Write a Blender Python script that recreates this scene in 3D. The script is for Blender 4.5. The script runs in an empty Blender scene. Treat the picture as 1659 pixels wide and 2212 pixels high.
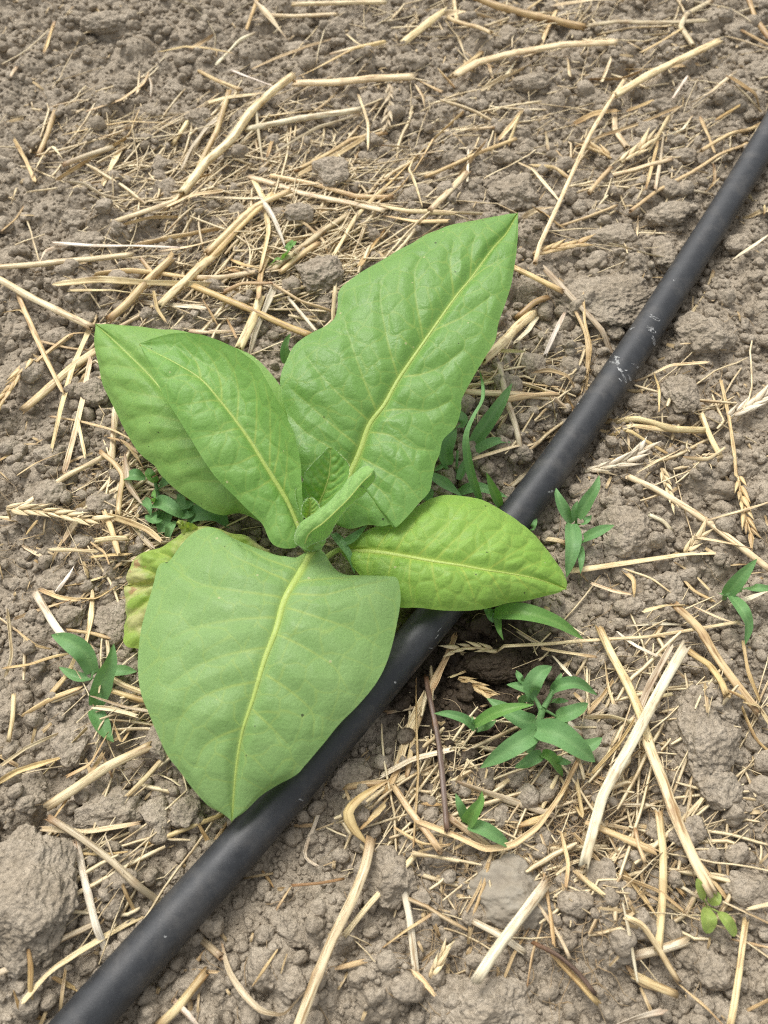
import bpy, bmesh, math, random
import numpy as np
from mathutils import Vector
R = math.radians
random.seed(7)
rng = np.random.default_rng(11)
scene = bpy.context.scene
C = scene.collection

# ------------------------------------------------------------------ camera
CAM_H, PITCH, FPX = 0.404, R(59.1), 1790.0           # metres, down from level, focal length in 1659 px wide units
cam_d = bpy.data.cameras.new('camera')
cam = bpy.data.objects.new('camera', cam_d); C.objects.link(cam)
cam.location = (0, 0, CAM_H); cam.rotation_euler = (R(90) - PITCH, 0, 0)
cam_d.sensor_fit = 'HORIZONTAL'; cam_d.sensor_width = 36.0
cam_d.lens = 36.0 * FPX / 1659.0
cam_d.clip_start = 0.01; cam_d.clip_end = 200
cam_d.dof.use_dof = True; cam_d.dof.focus_distance = 0.44; cam_d.dof.aperture_fstop = 14.0
scene.camera = cam
# ------------------------------------------------------------------ sky, sun, exposure
SUN_EL, SUN_AZ = R(58), R(-28)                        # azimuth from +Y, clockwise seen from above
world = bpy.data.worlds.new('World'); scene.world = world; world.use_nodes = True
wn = world.node_tree; bg = wn.nodes['Background']
sky = wn.nodes.new('ShaderNodeTexSky'); sky.sky_type = 'NISHITA'; sky.sun_disc = False
sky.sun_elevation = SUN_EL; sky.sun_rotation = SUN_AZ; sky.dust_density = 4.0; sky.air_density = 1.0
hs = wn.nodes.new('ShaderNodeHueSaturation'); hs.inputs['Saturation'].default_value = 0.20
wn.links.new(sky.outputs[0], hs.inputs['Color']); wn.links.new(hs.outputs[0], bg.inputs['Color'])
bg.inputs['Strength'].default_value = 0.135
sun_d = bpy.data.lights.new('sun', 'SUN'); sun = bpy.data.objects.new('sun', sun_d); C.objects.link(sun)
sun_d.energy = 1.3; sun_d.angle = R(26); sun_d.color = (1.0, 0.98, 0.95)
sd = Vector((math.sin(SUN_AZ) * math.cos(SUN_EL), math.cos(SUN_AZ) * math.cos(SUN_EL), math.sin(SUN_EL)))
sun.rotation_euler = sd.to_track_quat('Z', 'Y').to_euler()
DENOISE = False
vs = scene.view_settings
vs.view_transform = 'Standard'; vs.look = 'None'; vs.gamma = 1.0; vs.use_curve_mapping = False
vs.exposure = 0.70
try:
    scene.cycles.max_bounces = 8; scene.cycles.filter_width = 1.15; scene.cycles.use_denoising = DENOISE
except Exception: pass

# ------------------------------------------------------------------ pixel -> place
FW = Vector((0, math.cos(PITCH), -math.sin(PITCH))); UP = Vector((0, math.sin(PITCH), math.cos(PITCH)))
def ray(x, y, z=0.0):
    dx, dy = (x - 829.5) / FPX, (1106 - y) / FPX
    dxx = dx; dyy = FW.y + dy * UP.y; dzz = FW.z + dy * UP.z
    k = (z - CAM_H) / dzz
    return np.array([dxx * k, dyy * k, z])
def mpp(y, z=0.0):                                     # metres per photo pixel (1659 wide) at image row y and height z
    dzz = FW.z + (1106 - y) / FPX * UP.z
    return (z - CAM_H) / dzz / FPX
OFF = {1: (0, 0), 2: (829.5, 0), 3: (0, 540), 4: (829.5, 540), 5: (0, 1080), 6: (829.5, 1080), 7: (0, 1620), 8: (829.5, 1620)}
def cd(c, p): o = OFF[c]; return (p[0] * .5 + o[0], p[1] * .5 + o[1])

# ------------------------------------------------------------------ numpy helpers
def catmull(P, n, closed=False):
    P = np.asarray(P, float)
    if len(P) == 2:
        return P[0] + (P[1] - P[0]) * np.linspace(0, 1, n)[:, None]
    Q = np.vstack([2 * P[0] - P[1], P, 2 * P[-1] - P[-2]])
    out = []
    for i in range(1, len(Q) - 2):
        p0, p1, p2, p3 = Q[i-1], Q[i], Q[i+1], Q[i+2]
        t = np.linspace(0, 1, 16, endpoint=False)[:, None]
        out.append(.5 * ((2*p1) + (-p0+p2)*t + (2*p0-5*p1+4*p2-p3)*t*t + (-p0+3*p1-3*p2+p3)*t**3))
    out = np.vstack(out + [P[-1:]])
    d = np.r_[0, np.cumsum(np.linalg.norm(np.diff(out, axis=0), axis=1))]
    s = np.linspace(0, d[-1], n)
    return np.stack([np.interp(s, d, out[:, k]) for k in range(out.shape[1])], 1)
PERM = rng.permutation(256); PERM = np.r_[PERM, PERM, PERM]
GR = rng.normal(size=(256, 3)); GR /= np.linalg.norm(GR, axis=1)[:, None]
def perlin(p):
    p = np.asarray(p, float); i = np.floor(p).astype(int); f = p - i; u = f*f*f*(f*(f*6-15)+10); i &= 255
    r = 0
    for dx in (0, 1):
        for dy in (0, 1):
            for dz in (0, 1):
                h = PERM[PERM[PERM[i[..., 0]+dx] + i[..., 1]+dy] + i[..., 2]+dz] & 255
                g = GR[h]; d = f - np.array([dx, dy, dz])
                w = (u[..., 0] if dx else 1-u[..., 0]) * (u[..., 1] if dy else 1-u[..., 1]) * (u[..., 2] if dz else 1-u[..., 2])
                r = r + w * (g * d).sum(-1)
    return r * 1.5
def fbm(p, o=4, g=.5):
    a, s, r = 1., 1., 0
    for k in range(o):
        r = r + a * perlin(np.asarray(p) * s + 17.3 * k); a *= g; s *= 2.03
    return r
def worley(x, y, seed=0):
    ix, iy = np.floor(x).astype(int), np.floor(y).astype(int)
    f1 = np.full(x.shape, 9.); f2 = np.full(x.shape, 9.)
    for a in (-1, 0, 1):
        for b in (-1, 0, 1):
            cx, cy = ix + a, iy + b
            h1 = PERM[PERM[(cx + seed) & 255] + (cy & 255)] / 255.; h2 = PERM[PERM[(cy + seed + 91) & 255] + (cx & 255)] / 255.
            d = np.hypot(cx + .1 + .8*h1 - x, cy + .1 + .8*h2 - y)
            f2 = np.where(d < f1, f1, np.minimum(f2, d)); f1 = np.minimum(f1, d)
    return f1, f2
def mesh_np(name, V, F, smooth=True, uv=None, attrs=None):
    """V (n,3); F (m,k) quads or tris; uv (n,2) per vertex; attrs {name: (n,)}"""
    me = bpy.data.meshes.new(name); V = np.ascontiguousarray(V, np.float32); F = np.ascontiguousarray(F, np.int32)
    m, k = F.shape
    me.vertices.add(len(V)); me.vertices.foreach_set('co', V.ravel())
    me.loops.add(m * k); me.loops.foreach_set('vertex_index', F.ravel())
    me.polygons.add(m); me.polygons.foreach_set('loop_start', np.arange(0, m*k, k, dtype=np.int32))
    me.polygons.foreach_set('loop_total', np.full(m, k, np.int32))
    if smooth: me.polygons.foreach_set('use_smooth', np.ones(m, bool))
    if uv is not None:
        l = me.uv_layers.new(name='UVMap'); l.data.foreach_set('uv', np.ascontiguousarray(uv[F.ravel()], np.float32).ravel())
    for a, v in (attrs or {}).items():
        at = me.attributes.new(a, 'FLOAT', 'POINT'); at.data.foreach_set('value', np.ascontiguousarray(v, np.float32))
    me.update(calc_edges=True); me.validate()
    return me
def grid_faces(nu, nv, wrap=False):
    i, j = np.meshgrid(np.arange(nu-1), np.arange(nv if wrap else nv-1), indexing='ij'); j2 = (j+1) % nv
    return np.stack([i*nv+j, i*nv+j2, (i+1)*nv+j2, (i+1)*nv+j], -1).reshape(-1, 4)
def link(name, me, mat=None, parent=None):
    o = bpy.data.objects.new(name, me); C.objects.link(o)
    if mat is not None and me is not None and not me.materials: me.materials.append(mat)
    if parent is not None: o.parent = parent
    return o
def empty(name, loc):
    o = bpy.data.objects.new(name, None); C.objects.link(o); o.location = loc; o.empty_display_size = .01; return o
def tag(o, label=None, cat=None, group=None, kind=None):
    if label: o['label'] = label
    if cat: o['category'] = cat
    if group: o['group'] = group
    if kind: o['kind'] = kind
    return o
def frames(P):
    T = np.gradient(P, axis=0); T /= np.linalg.norm(T, axis=1)[:, None] + 1e-12
    B = np.cross(T, [0, 0, 1.]); n = np.linalg.norm(B, axis=1)[:, None]; B = np.where(n > 1e-4, B / (n + 1e-12), [1., 0, 0])
    N = np.cross(B, T); return T, B, N

# ------------------------------------------------------------------ materials
def new_mat(name):
    m = bpy.data.materials.new(name); m.use_nodes = True; nt = m.node_tree
    return m, nt, nt.nodes['Principled BSDF']
def nd(nt, typ, **k):
    n = nt.nodes.new(typ)
    for a, v in k.items(): setattr(n, a, v)
    return n
def setin(n, **k):
    for a, v in k.items(): n.inputs[a.replace('_', ' ')].default_value = v
def noise(nt, vec, scale, detail=4, rough=.55):
    n = nd(nt, 'ShaderNodeTexNoise'); setin(n, Scale=scale, Detail=detail, Roughness=rough)
    if vec is not None: nt.links.new(vec, n.inputs['Vector'])
    return n.outputs['Fac']
def ramp(nt, fac, stops):
    r = nd(nt, 'ShaderNodeValToRGB'); e = r.color_ramp.elements
    while len(e) < len(stops): e.new(.5)
    for q, (p, c) in zip(e, stops): q.position = p; q.color = (*c, 1) if len(c) == 3 else c
    nt.links.new(fac, r.inputs[0]); return r.outputs[0]
def mix(nt, a, b, fac, mode='MIX'):
    m = nd(nt, 'ShaderNodeMix', data_type='RGBA', blend_type=mode)
    for s, v in ((m.inputs[0], fac), (m.inputs[6], a), (m.inputs[7], b)):
        if hasattr(v, 'is_output'): nt.links.new(v, s)
        else: s.default_value = v if isinstance(v, float) else (*v, 1)
    return m.outputs[2]
def math_n(nt, op, a, b=None, clamp=False):
    m = nd(nt, 'ShaderNodeMath', operation=op, use_clamp=clamp)
    for s, v in ((m.inputs[0], a), (m.inputs[1], b)):
        if v is None: continue
        if hasattr(v, 'is_output'): nt.links.new(v, s)
        else: s.default_value = v
    return m.outputs[0]
def bump(nt, h, dist, strength=1.0, prev=None):
    b = nd(nt, 'ShaderNodeBump'); setin(b, Strength=strength, Distance=dist); nt.links.new(h, b.inputs['Height'])
    if prev is not None: nt.links.new(prev, b.inputs['Normal'])
    return b.outputs[0]

HOLLOW = ray(1010, 1470, -.004)
def soil_mat():
    m, nt, b = new_mat('dry_soil')
    pos = nd(nt, 'ShaderNodeNewGeometry').outputs['Position']
    n1 = noise(nt, pos, 60, 5); n2 = noise(nt, pos, 420, 4, .6); n3 = noise(nt, pos, 1500, 3)
    col = ramp(nt, n1, [(.25, (.285, .236, .171)), (.5, (.345, .291, .218)), (.78, (.410, .353, .272))])
    col = mix(nt, col, ramp(nt, n2, [(.28, (.56, .55, .53)), (.5, (1, 1, 1)), (.74, (1.22, 1.22, 1.22))]), 1.0, 'MULTIPLY')
    col = mix(nt, col, ramp(nt, n3, [(.3, (.78, .77, .75)), (.7, (1.15, 1.15, 1.15))]), 1.0, 'MULTIPLY')
    # damp soil, with the hollow's shade painted into the same darkening
    sub = nd(nt, 'ShaderNodeVectorMath', operation='SUBTRACT'); nt.links.new(pos, sub.inputs[0]); sub.inputs[1].default_value = tuple(HOLLOW)
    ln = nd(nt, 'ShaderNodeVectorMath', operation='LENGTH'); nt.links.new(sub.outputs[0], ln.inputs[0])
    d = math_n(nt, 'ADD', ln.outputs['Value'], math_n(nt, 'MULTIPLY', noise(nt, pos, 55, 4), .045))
    wet_shade = ramp(nt, d, [(.062, (1, 1, 1)), (.083, (0, 0, 0))])
    col = mix(nt, col, mix(nt, col, (.17, .145, .125), 1.0, 'MULTIPLY'), wet_shade)
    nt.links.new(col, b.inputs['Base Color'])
    rg = nd(nt, 'ShaderNodeMapRange'); nt.links.new(wet_shade, rg.inputs[0]); rg.inputs[3].default_value = .95; rg.inputs[4].default_value = .6
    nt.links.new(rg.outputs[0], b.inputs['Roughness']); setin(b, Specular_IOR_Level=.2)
    v = nd(nt, 'ShaderNodeTexVoronoi'); setin(v, Scale=330.0); nt.links.new(pos, v.inputs['Vector'])
    h = math_n(nt, 'SUBTRACT', 1.0, v.outputs['Distance'])
    v2 = nd(nt, 'ShaderNodeTexVoronoi'); setin(v2, Scale=800.0); nt.links.new(pos, v2.inputs['Vector'])
    nb = bump(nt, h, .0013, .8)
    nb = bump(nt, math_n(nt, 'SUBTRACT', 1.0, v2.outputs['Distance']), .0006, .6, nb)
    nb = bump(nt, n2, .0011, .85, nb); nb = bump(nt, n3, .0003, .9, nb)
    nt.links.new(nb, b.inputs['Normal'])
    return m
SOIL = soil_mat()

def straw_mat(name='dry_straw', alpha=None):
    m, nt, b = new_mat(name)
    uv = nd(nt, 'ShaderNodeUVMap').outputs[0]; oi = nd(nt, 'ShaderNodeObjectInfo')
    mp = nd(nt, 'ShaderNodeMapping'); mp.inputs['Scale'].default_value = (60, 9, 1); nt.links.new(uv, mp.inputs[0])
    off = nd(nt, 'ShaderNodeVectorMath', operation='ADD'); nt.links.new(mp.outputs[0], off.inputs[0])
    sc = nd(nt, 'ShaderNodeVectorMath', operation='SCALE'); nt.links.new(oi.outputs['Location'], sc.inputs[0]); sc.inputs['Scale'].default_value = 300
    nt.links.new(sc.outputs[0], off.inputs[1])
    st = noise(nt, off.outputs[0], 1.0, 4, .6)
    mp2 = nd(nt, 'ShaderNodeMapping'); mp2.inputs['Scale'].default_value = (70, .8, 1); nt.links.new(uv, mp2.inputs[0])
    off2 = nd(nt, 'ShaderNodeVectorMath', operation='ADD'); nt.links.new(mp2.outputs[0], off2.inputs[0]); nt.links.new(sc.outputs[0], off2.inputs[1])
    pt = noise(nt, off2.outputs[0], 1.0, 3)
    col = mix(nt, oi.outputs['Color'], ramp(nt, st, [(.34, (.45, .36, .26)), (.48, (1, 1, 1)), (.75, (1.15, 1.17, 1.2))]), 1.0, 'MULTIPLY')
    col = mix(nt, col, ramp(nt, pt, [(.3, (.74, .67, .6)), (.5, (1, 1, 1)), (.75, (1.1, 1.12, 1.18))]), 1.0, 'MULTIPLY')
    at = nd(nt, 'ShaderNodeAttribute', attribute_name='wear')
    col = mix(nt, col, (.23, .105, .035), math_n(nt, 'MULTIPLY', at.outputs['Fac'], .75))
    nt.links.new(col, b.inputs['Base Color']); setin(b, Roughness=.42, Specular_IOR_Level=.45)
    nt.links.new(bump(nt, st, .0004, .8), b.inputs['Normal'])
    return m
STRAW = straw_mat()

def leaf_mat(name, base, light, vein, gloss=.5, sheen=.25, trans=.25, patches=None):
    m, nt, b = new_mat(name)
    tc = nd(nt, 'ShaderNodeNewGeometry').outputs['Position']
    n = noise(nt, tc, 45, 5, .6); n2 = noise(nt, tc, 1100, 3, .7)
    col = ramp(nt, n, [(.3, base), (.7, light)])
    col = mix(nt, col, ramp(nt, n2, [(.3, (.90, .92, .90)), (.7, (1.09, 1.07, 1.09))]), 1.0, 'MULTIPLY')
    if patches:
        pn = noise(nt, tc, 55, 4); col = mix(nt, col, patches[0], ramp(nt, pn, [(.45, (0, 0, 0)), (.60, (1, 1, 1))]))
        pn2 = noise(nt, tc, 80, 3); col = mix(nt, col, patches[1], ramp(nt, pn2, [(.66, (0, 0, 0)), (.69, (1, 1, 1))]))
    at = nd(nt, 'ShaderNodeAttribute', attribute_name='vein')
    col = mix(nt, col, vein, at.outputs['Fac'])
    vo = nd(nt, 'ShaderNodeTexVoronoi'); setin(vo, Scale=170.0); nt.links.new(tc, vo.inputs['Vector'])
    w = nd(nt, 'ShaderNodeSeparateColor'); nt.links.new(vo.outputs['Color'], w.inputs[0])
    rad = math_n(nt, 'MULTIPLY', w.outputs[0], .125)
    gate = math_n(nt, 'GREATER_THAN', w.outputs[1], .62)
    sp = math_n(nt, 'MULTIPLY', math_n(nt, 'LESS_THAN', vo.outputs['Distance'], rad), gate)
    col = mix(nt, col, mix(nt, (.03, .025, .015), (.5, .5, .25), math_n(nt, 'GREATER_THAN', w.outputs[2], .5)), math_n(nt, 'MULTIPLY', sp, .75))
    nt.links.new(col, b.inputs['Base Color'])
    nt.links.new(ramp(nt, noise(nt, tc, 70, 4), [(.3, (gloss*.75,)*3), (.7, (min(1, gloss*1.25),)*3)]), b.inputs['Roughness'])
    setin(b, Specular_IOR_Level=.3, Sheen_Weight=sheen, Sheen_Roughness=.45, Sheen_Tint=(.85, 1, .8, 1))
    nb = bump(nt, noise(nt, tc, 1100, 3), .00022, .6)
    v = nd(nt, 'ShaderNodeTexVoronoi', feature='DISTANCE_TO_EDGE'); setin(v, Scale=300.0); nt.links.new(tc, v.inputs['Vector'])
    nb = bump(nt, ramp(nt, v.outputs['Distance'], [(0, (0, 0, 0)), (.25, (1, 1, 1))]), .00016, .4, nb)
    nt.links.new(nb, b.inputs['Normal'])
    tr = nd(nt, 'ShaderNodeBsdfTranslucent'); nt.links.new(mix(nt, col, (1.1, 1.25, .45), 1.0, 'MULTIPLY'), tr.inputs[0])
    ms = nd(nt, 'ShaderNodeMixShader'); ms.inputs[0].default_value = trans
    nt.links.new(b.outputs[0], ms.inputs[1]); nt.links.new(tr.outputs[0], ms.inputs[2])
    nt.links.new(ms.outputs[0], nt.nodes['Material Output'].inputs['Surface'])
    return m
VEIN = (.38, .48, .11)
M_A = leaf_mat('leaf_green_glossy', (.155, .318, .066), (.210, .385, .102), VEIN, .40, .06, .3)
M_B = leaf_mat('leaf_green_dusty', (.212, .362, .110), (.264, .418, .146), VEIN, .52, .08, .3)
M_C = leaf_mat('leaf_green_fresh', (.174, .348, .072), (.232, .412, .108), VEIN, .48, .10, .3)
M_D = leaf_mat('leaf_green_deep', (.175, .335, .068), (.225, .390, .094), (.32, .43, .10), .5, .08)
M_E = leaf_mat('leaf_yellow_green', (.240, .430, .066), (.295, .480, .095), (.45, .55, .10), .5, .05, .32)
M_F = leaf_mat('leaf_downy_pale', (.265, .450, .125), (.325, .520, .175), (.40, .55, .20), .6, .25, .35)
M_I = leaf_mat('leaf_yellowing', (.235, .365, .055), (.31, .43, .08), (.45, .48, .10), .5, .15, .25, ((.48, .47, .19), (.40, .26, .12)))
M_RIB = leaf_mat('leaf_rib', (.32, .43, .10), (.39, .48, .13), VEIN, .45, .3, .1)
M_W = leaf_mat('weed_blue_green', (.118, .262, .086), (.180, .340, .125), (.21, .37, .14), .55, .08, .25)
M_W2 = leaf_mat('weed_bright_green', (.120, .270, .055), (.175, .340, .085), (.22, .38, .1), .45, .2, .3)
M_W3 = leaf_mat('weed_seedling_green', (.23, .34, .07), (.32, .40, .10), (.35, .42, .12), .5, .2, .3)

# ------------------------------------------------------------------ the pipe's course (needed by the ground)
PIPE_R, PIPE_Z = .010, .0105
pp = [(-260, 2720), (-40, 2455), (175, 2212), (365, 2000), (570, 1770), (850, 1440), (1124, 1105), (1330, 815), (1508, 540), (1659, 293), (1800, 40), (1960, -300)]
PIPE = catmull([ray(x, y, PIPE_Z) for x, y in pp], 420)
def pipe_dist(x, y):
    x = np.asarray(x, float); y = np.asarray(y, float)
    sh = x.shape; Q = PIPE[::3, :2]
    d = np.full(x.size, 9.); xf, yf = x.ravel(), y.ravel()
    for k in range(0, x.size, 20000):
        d[k:k+20000] = np.sqrt(((xf[k:k+20000, None] - Q[:, 0])**2 + (yf[k:k+20000, None] - Q[:, 1])**2).min(1))
    return d.reshape(sh)
def sm(e0, e1, x): t = np.clip((x - e0) / (e1 - e0), 0, 1); return t*t*(3-2*t)

# ------------------------------------------------------------------ ground (one sheet, fine where the photograph looks)
GX0, GX1, GY0, GY1, ST = -.43, .43, -.06, .87, .0016
fx = np.arange(GX0, GX1, ST); fy = np.arange(GY0, GY1, ST)
def low_h(X, Y):
    z = np.zeros_like(X)
    return .0065 * fbm(np.stack([X*9, Y*9, z+3.1], -1), 3) + .0035 * fbm(np.stack([X*38, Y*38, z+8.7], -1), 3)
FXg, FYg = np.meshgrid(fx, fy, indexing='ij')
H = low_h(FXg, FYg)
hol = np.hypot(FXg - HOLLOW[0], (FYg - HOLLOW[1])); H -= .017 * np.exp(-(hol/.032)**2)
LOW = H.copy()
zz = np.zeros_like(FXg)
WXg = FXg + .0022 * fbm(np.stack([FXg*170, FYg*170, zz+1.5], -1), 2); WYg = FYg + .0022 * fbm(np.stack([FXg*170, FYg*170, zz+5.5], -1), 2)
nd_ = 8000
dr = .0022 * (1 - rng.random(nd_)) ** (-.55); dr = np.clip(dr, .0022, .014)
for x, y, r, u in zip(rng.uniform(GX0, GX1, nd_), rng.uniform(GY0, GY1, nd_), dr, rng.random(nd_)):
    i0, i1 = int((x-r*1.5-GX0)/ST), int((x+r*1.5-GX0)/ST)+1; j0, j1 = int((y-r*1.5-GY0)/ST), int((y+r*1.5-GY0)/ST)+1
    i0, j0 = max(i0, 0), max(j0, 0)
    if i1 <= i0+1 or j1 <= j0+1: continue
    ic, jc = min(int((x-GX0)/ST), len(fx)-1), min(int((y-GY0)/ST), len(fy)-1)
    d = np.hypot(WXg[i0:i1, j0:j1]-x, WYg[i0:i1, j0:j1]-y) / r
    b = LOW[ic, jc] + r * (.3 + .65*u) * np.sqrt(np.clip(1 - d*d, 0, 1)) - .4*r*(d >= 1) * 5
    H[i0:i1, j0:j1] = np.maximum(H[i0:i1, j0:j1], b)
H += .0007 * fbm(np.stack([FXg*260, FYg*260, zz+2.5], -1), 2)
PD = pipe_dist(FXg, FYg)
H = np.where(PD < .03, H * sm(.008, .028, PD) + np.minimum(H, -.0045) * (1 - sm(.008, .028, PD)), H)
def gz(x, y):
    u = np.clip((np.asarray(x) - GX0)/ST, 0, len(fx)-1.001); v = np.clip((np.asarray(y) - GY0)/ST, 0, len(fy)-1.001)
    i, j = u.astype(int), v.astype(int); a, b = u-i, v-j
    return H[i, j]*(1-a)*(1-b) + H[i+1, j]*a*(1-b) + H[i, j+1]*(1-a)*b + H[i+1, j+1]*a*b
ext = .012 * 1.28 ** np.arange(1, 30); ext = np.cumsum(ext)
ax = np.r_[fx[0] - ext[::-1], fx, fx[-1] + ext]; ay = np.r_[fy[0] - ext[::-1], fy, fy[-1] + ext]
AX, AY = np.meshgrid(ax, ay, indexing='ij')
AH = low_h(AX, AY); AH[29:29+len(fx), 29:29+len(fy)] = H
far = np.maximum(np.maximum(GX0-AX, AX-GX1), np.maximum(GY0-AY, AY-GY1)); AH -= np.where((far > 0) & (pipe_dist(AX, AY) < .03), .006, 0)
me = mesh_np('soil', np.stack([AX, AY, AH], -1).reshape(-1, 3), grid_faces(len(ax), len(ay)))
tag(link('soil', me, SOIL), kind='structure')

# ------------------------------------------------------------------ soil clods
ICO = {}
def ico(n):
    if n not in ICO:
        bm = bmesh.new(); bmesh.ops.create_icosphere(bm, subdivisions=n, radius=1)
        bm.verts.ensure_lookup_table()
        ICO[n] = (np.array([v.co[:] for v in bm.verts]), np.array([[v.index for v in f.verts] for f in bm.faces])); bm.free()
    return ICO[n]
def clod_verts(n, seed, rough=1.0, radii=(1, 1, 1)):
    r_ = np.random.default_rng(seed); V, F = ico(n); V = V.copy(); o = r_.uniform(0, 200, 3)
    for k in range(7):                                   # broken faces
        nn = r_.normal(size=3); nn /= np.linalg.norm(nn); e = V @ nn - r_.uniform(.62, .9)
        V -= nn * np.clip(e, 0, None)[:, None] * .8
    sr = float(max(radii)) / .010
    V = V * (1 + rough * (.22 * fbm(V*1.3 + o, 2) + .07 * fbm(V*4*max(1, sr*.7) + o, 3)))[:, None]
    if n >= 3:                                           # crumbs stuck to the lump
        q = V * (5.5 * max(1, sr)); b = 1 - 2*np.abs(perlin(q + o)); V = V * (1 + .032 * rough / max(1, sr*.8) * b)[:, None]
        V = V * (1 + .022 * rough / max(1, sr*.8) * fbm(q*2.1 + o, 2))[:, None]
    return V * np.asarray(radii), F
VAR = []
for k in range(22):
    V, F = clod_verts(5, 100 + k, 1.15, (1, .75 + .25*((k*7) % 5)/4, .62 + .2*((k*3) % 4)/3))
    me = mesh_np('clod', V, F); me.materials.append(SOIL); VAR.append(me)

ANCH = [('the bushy bluish weed', 1170, 1560), ('the damp dark hollow', 1000, 1470), ('the half-buried stone', 1120, 1925),
        ('the wide flat clod', 1300, 620), ('the tall leaf tip', 1140, 500), ('the drooping leaf tip', 460, 1790),
        ('the yellowed lower leaf', 255, 1290), ('the narrow weed', 190, 1500), ('the bent pale stalk', 640, 200),
        ('the arched stalk', 1180, 150), ('the biggest clod', 150, 1930), ('the tiny sprout', 1020, 1770),
        ('the star-like weed', 1270, 1150), ('the straw heap', 560, 480), ('the pipe scuffs', 1400, 760),
        ('the paired left leaves', 200, 800), ('the dark twig', 920, 1620), ('the yellowish seedling', 1530, 1960),
        ('the kinked golden stalk', 1450, 1450), ('the twisted grass blade', 1060, 930), ('the bare far soil', 170, 200),
        ('the thick kinked stalk', 780, 1880), ('the round pitted clod', 690, 600), ('the long grain ear', 90, 1130), ('the open far straw', 1450, 250)]
ANCHW = np.array([ray(x, y)[:2] for _, x, y in ANCH])
def near(x, y):
    d = np.hypot(ANCHW[:, 0]-x, ANCHW[:, 1]-y); k = int(d.argmin()); return ANCH[k][0], float(d[k])
def near2(x, y):
    d = np.hypot(ANCHW[:, 0]-x, ANCHW[:, 1]-y); return ANCH[int(np.argsort(d)[1])][0]
SEEN = set()
def uniq(c):                                               # the first wording not used yet
    for l in c:
        if l not in SEEN: SEEN.add(l); return l
    return c[-1]
def side(x, y):
    Q = PIPE[:, :2]; i = int(((Q - [x, y])**2).sum(1).argmin()); i = min(max(i, 1), len(Q)-2); t = Q[i+1]-Q[i-1]
    return t[0]*(y-Q[i, 1]) - t[1]*(x-Q[i, 0]) > 0          # True on the plant's side
CLODS = []                                                # (x, y, r) of what is placed
def place_clod(x, y, rad, me, rz, label, group='loose soil clods on the tilled ground', sink=.42, scale=1.0, name='soil_clod', z=None):
    o = link(name, me); h = gz(x, y) if z is None else z
    o.location = (x, y, h + rad * (.5 - sink)); o.rotation_euler = (0, 0, rz); o.scale = (scale,)*3
    tag(o, label, 'clod', group); CLODS.append((x, y, rad)); return o
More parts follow.
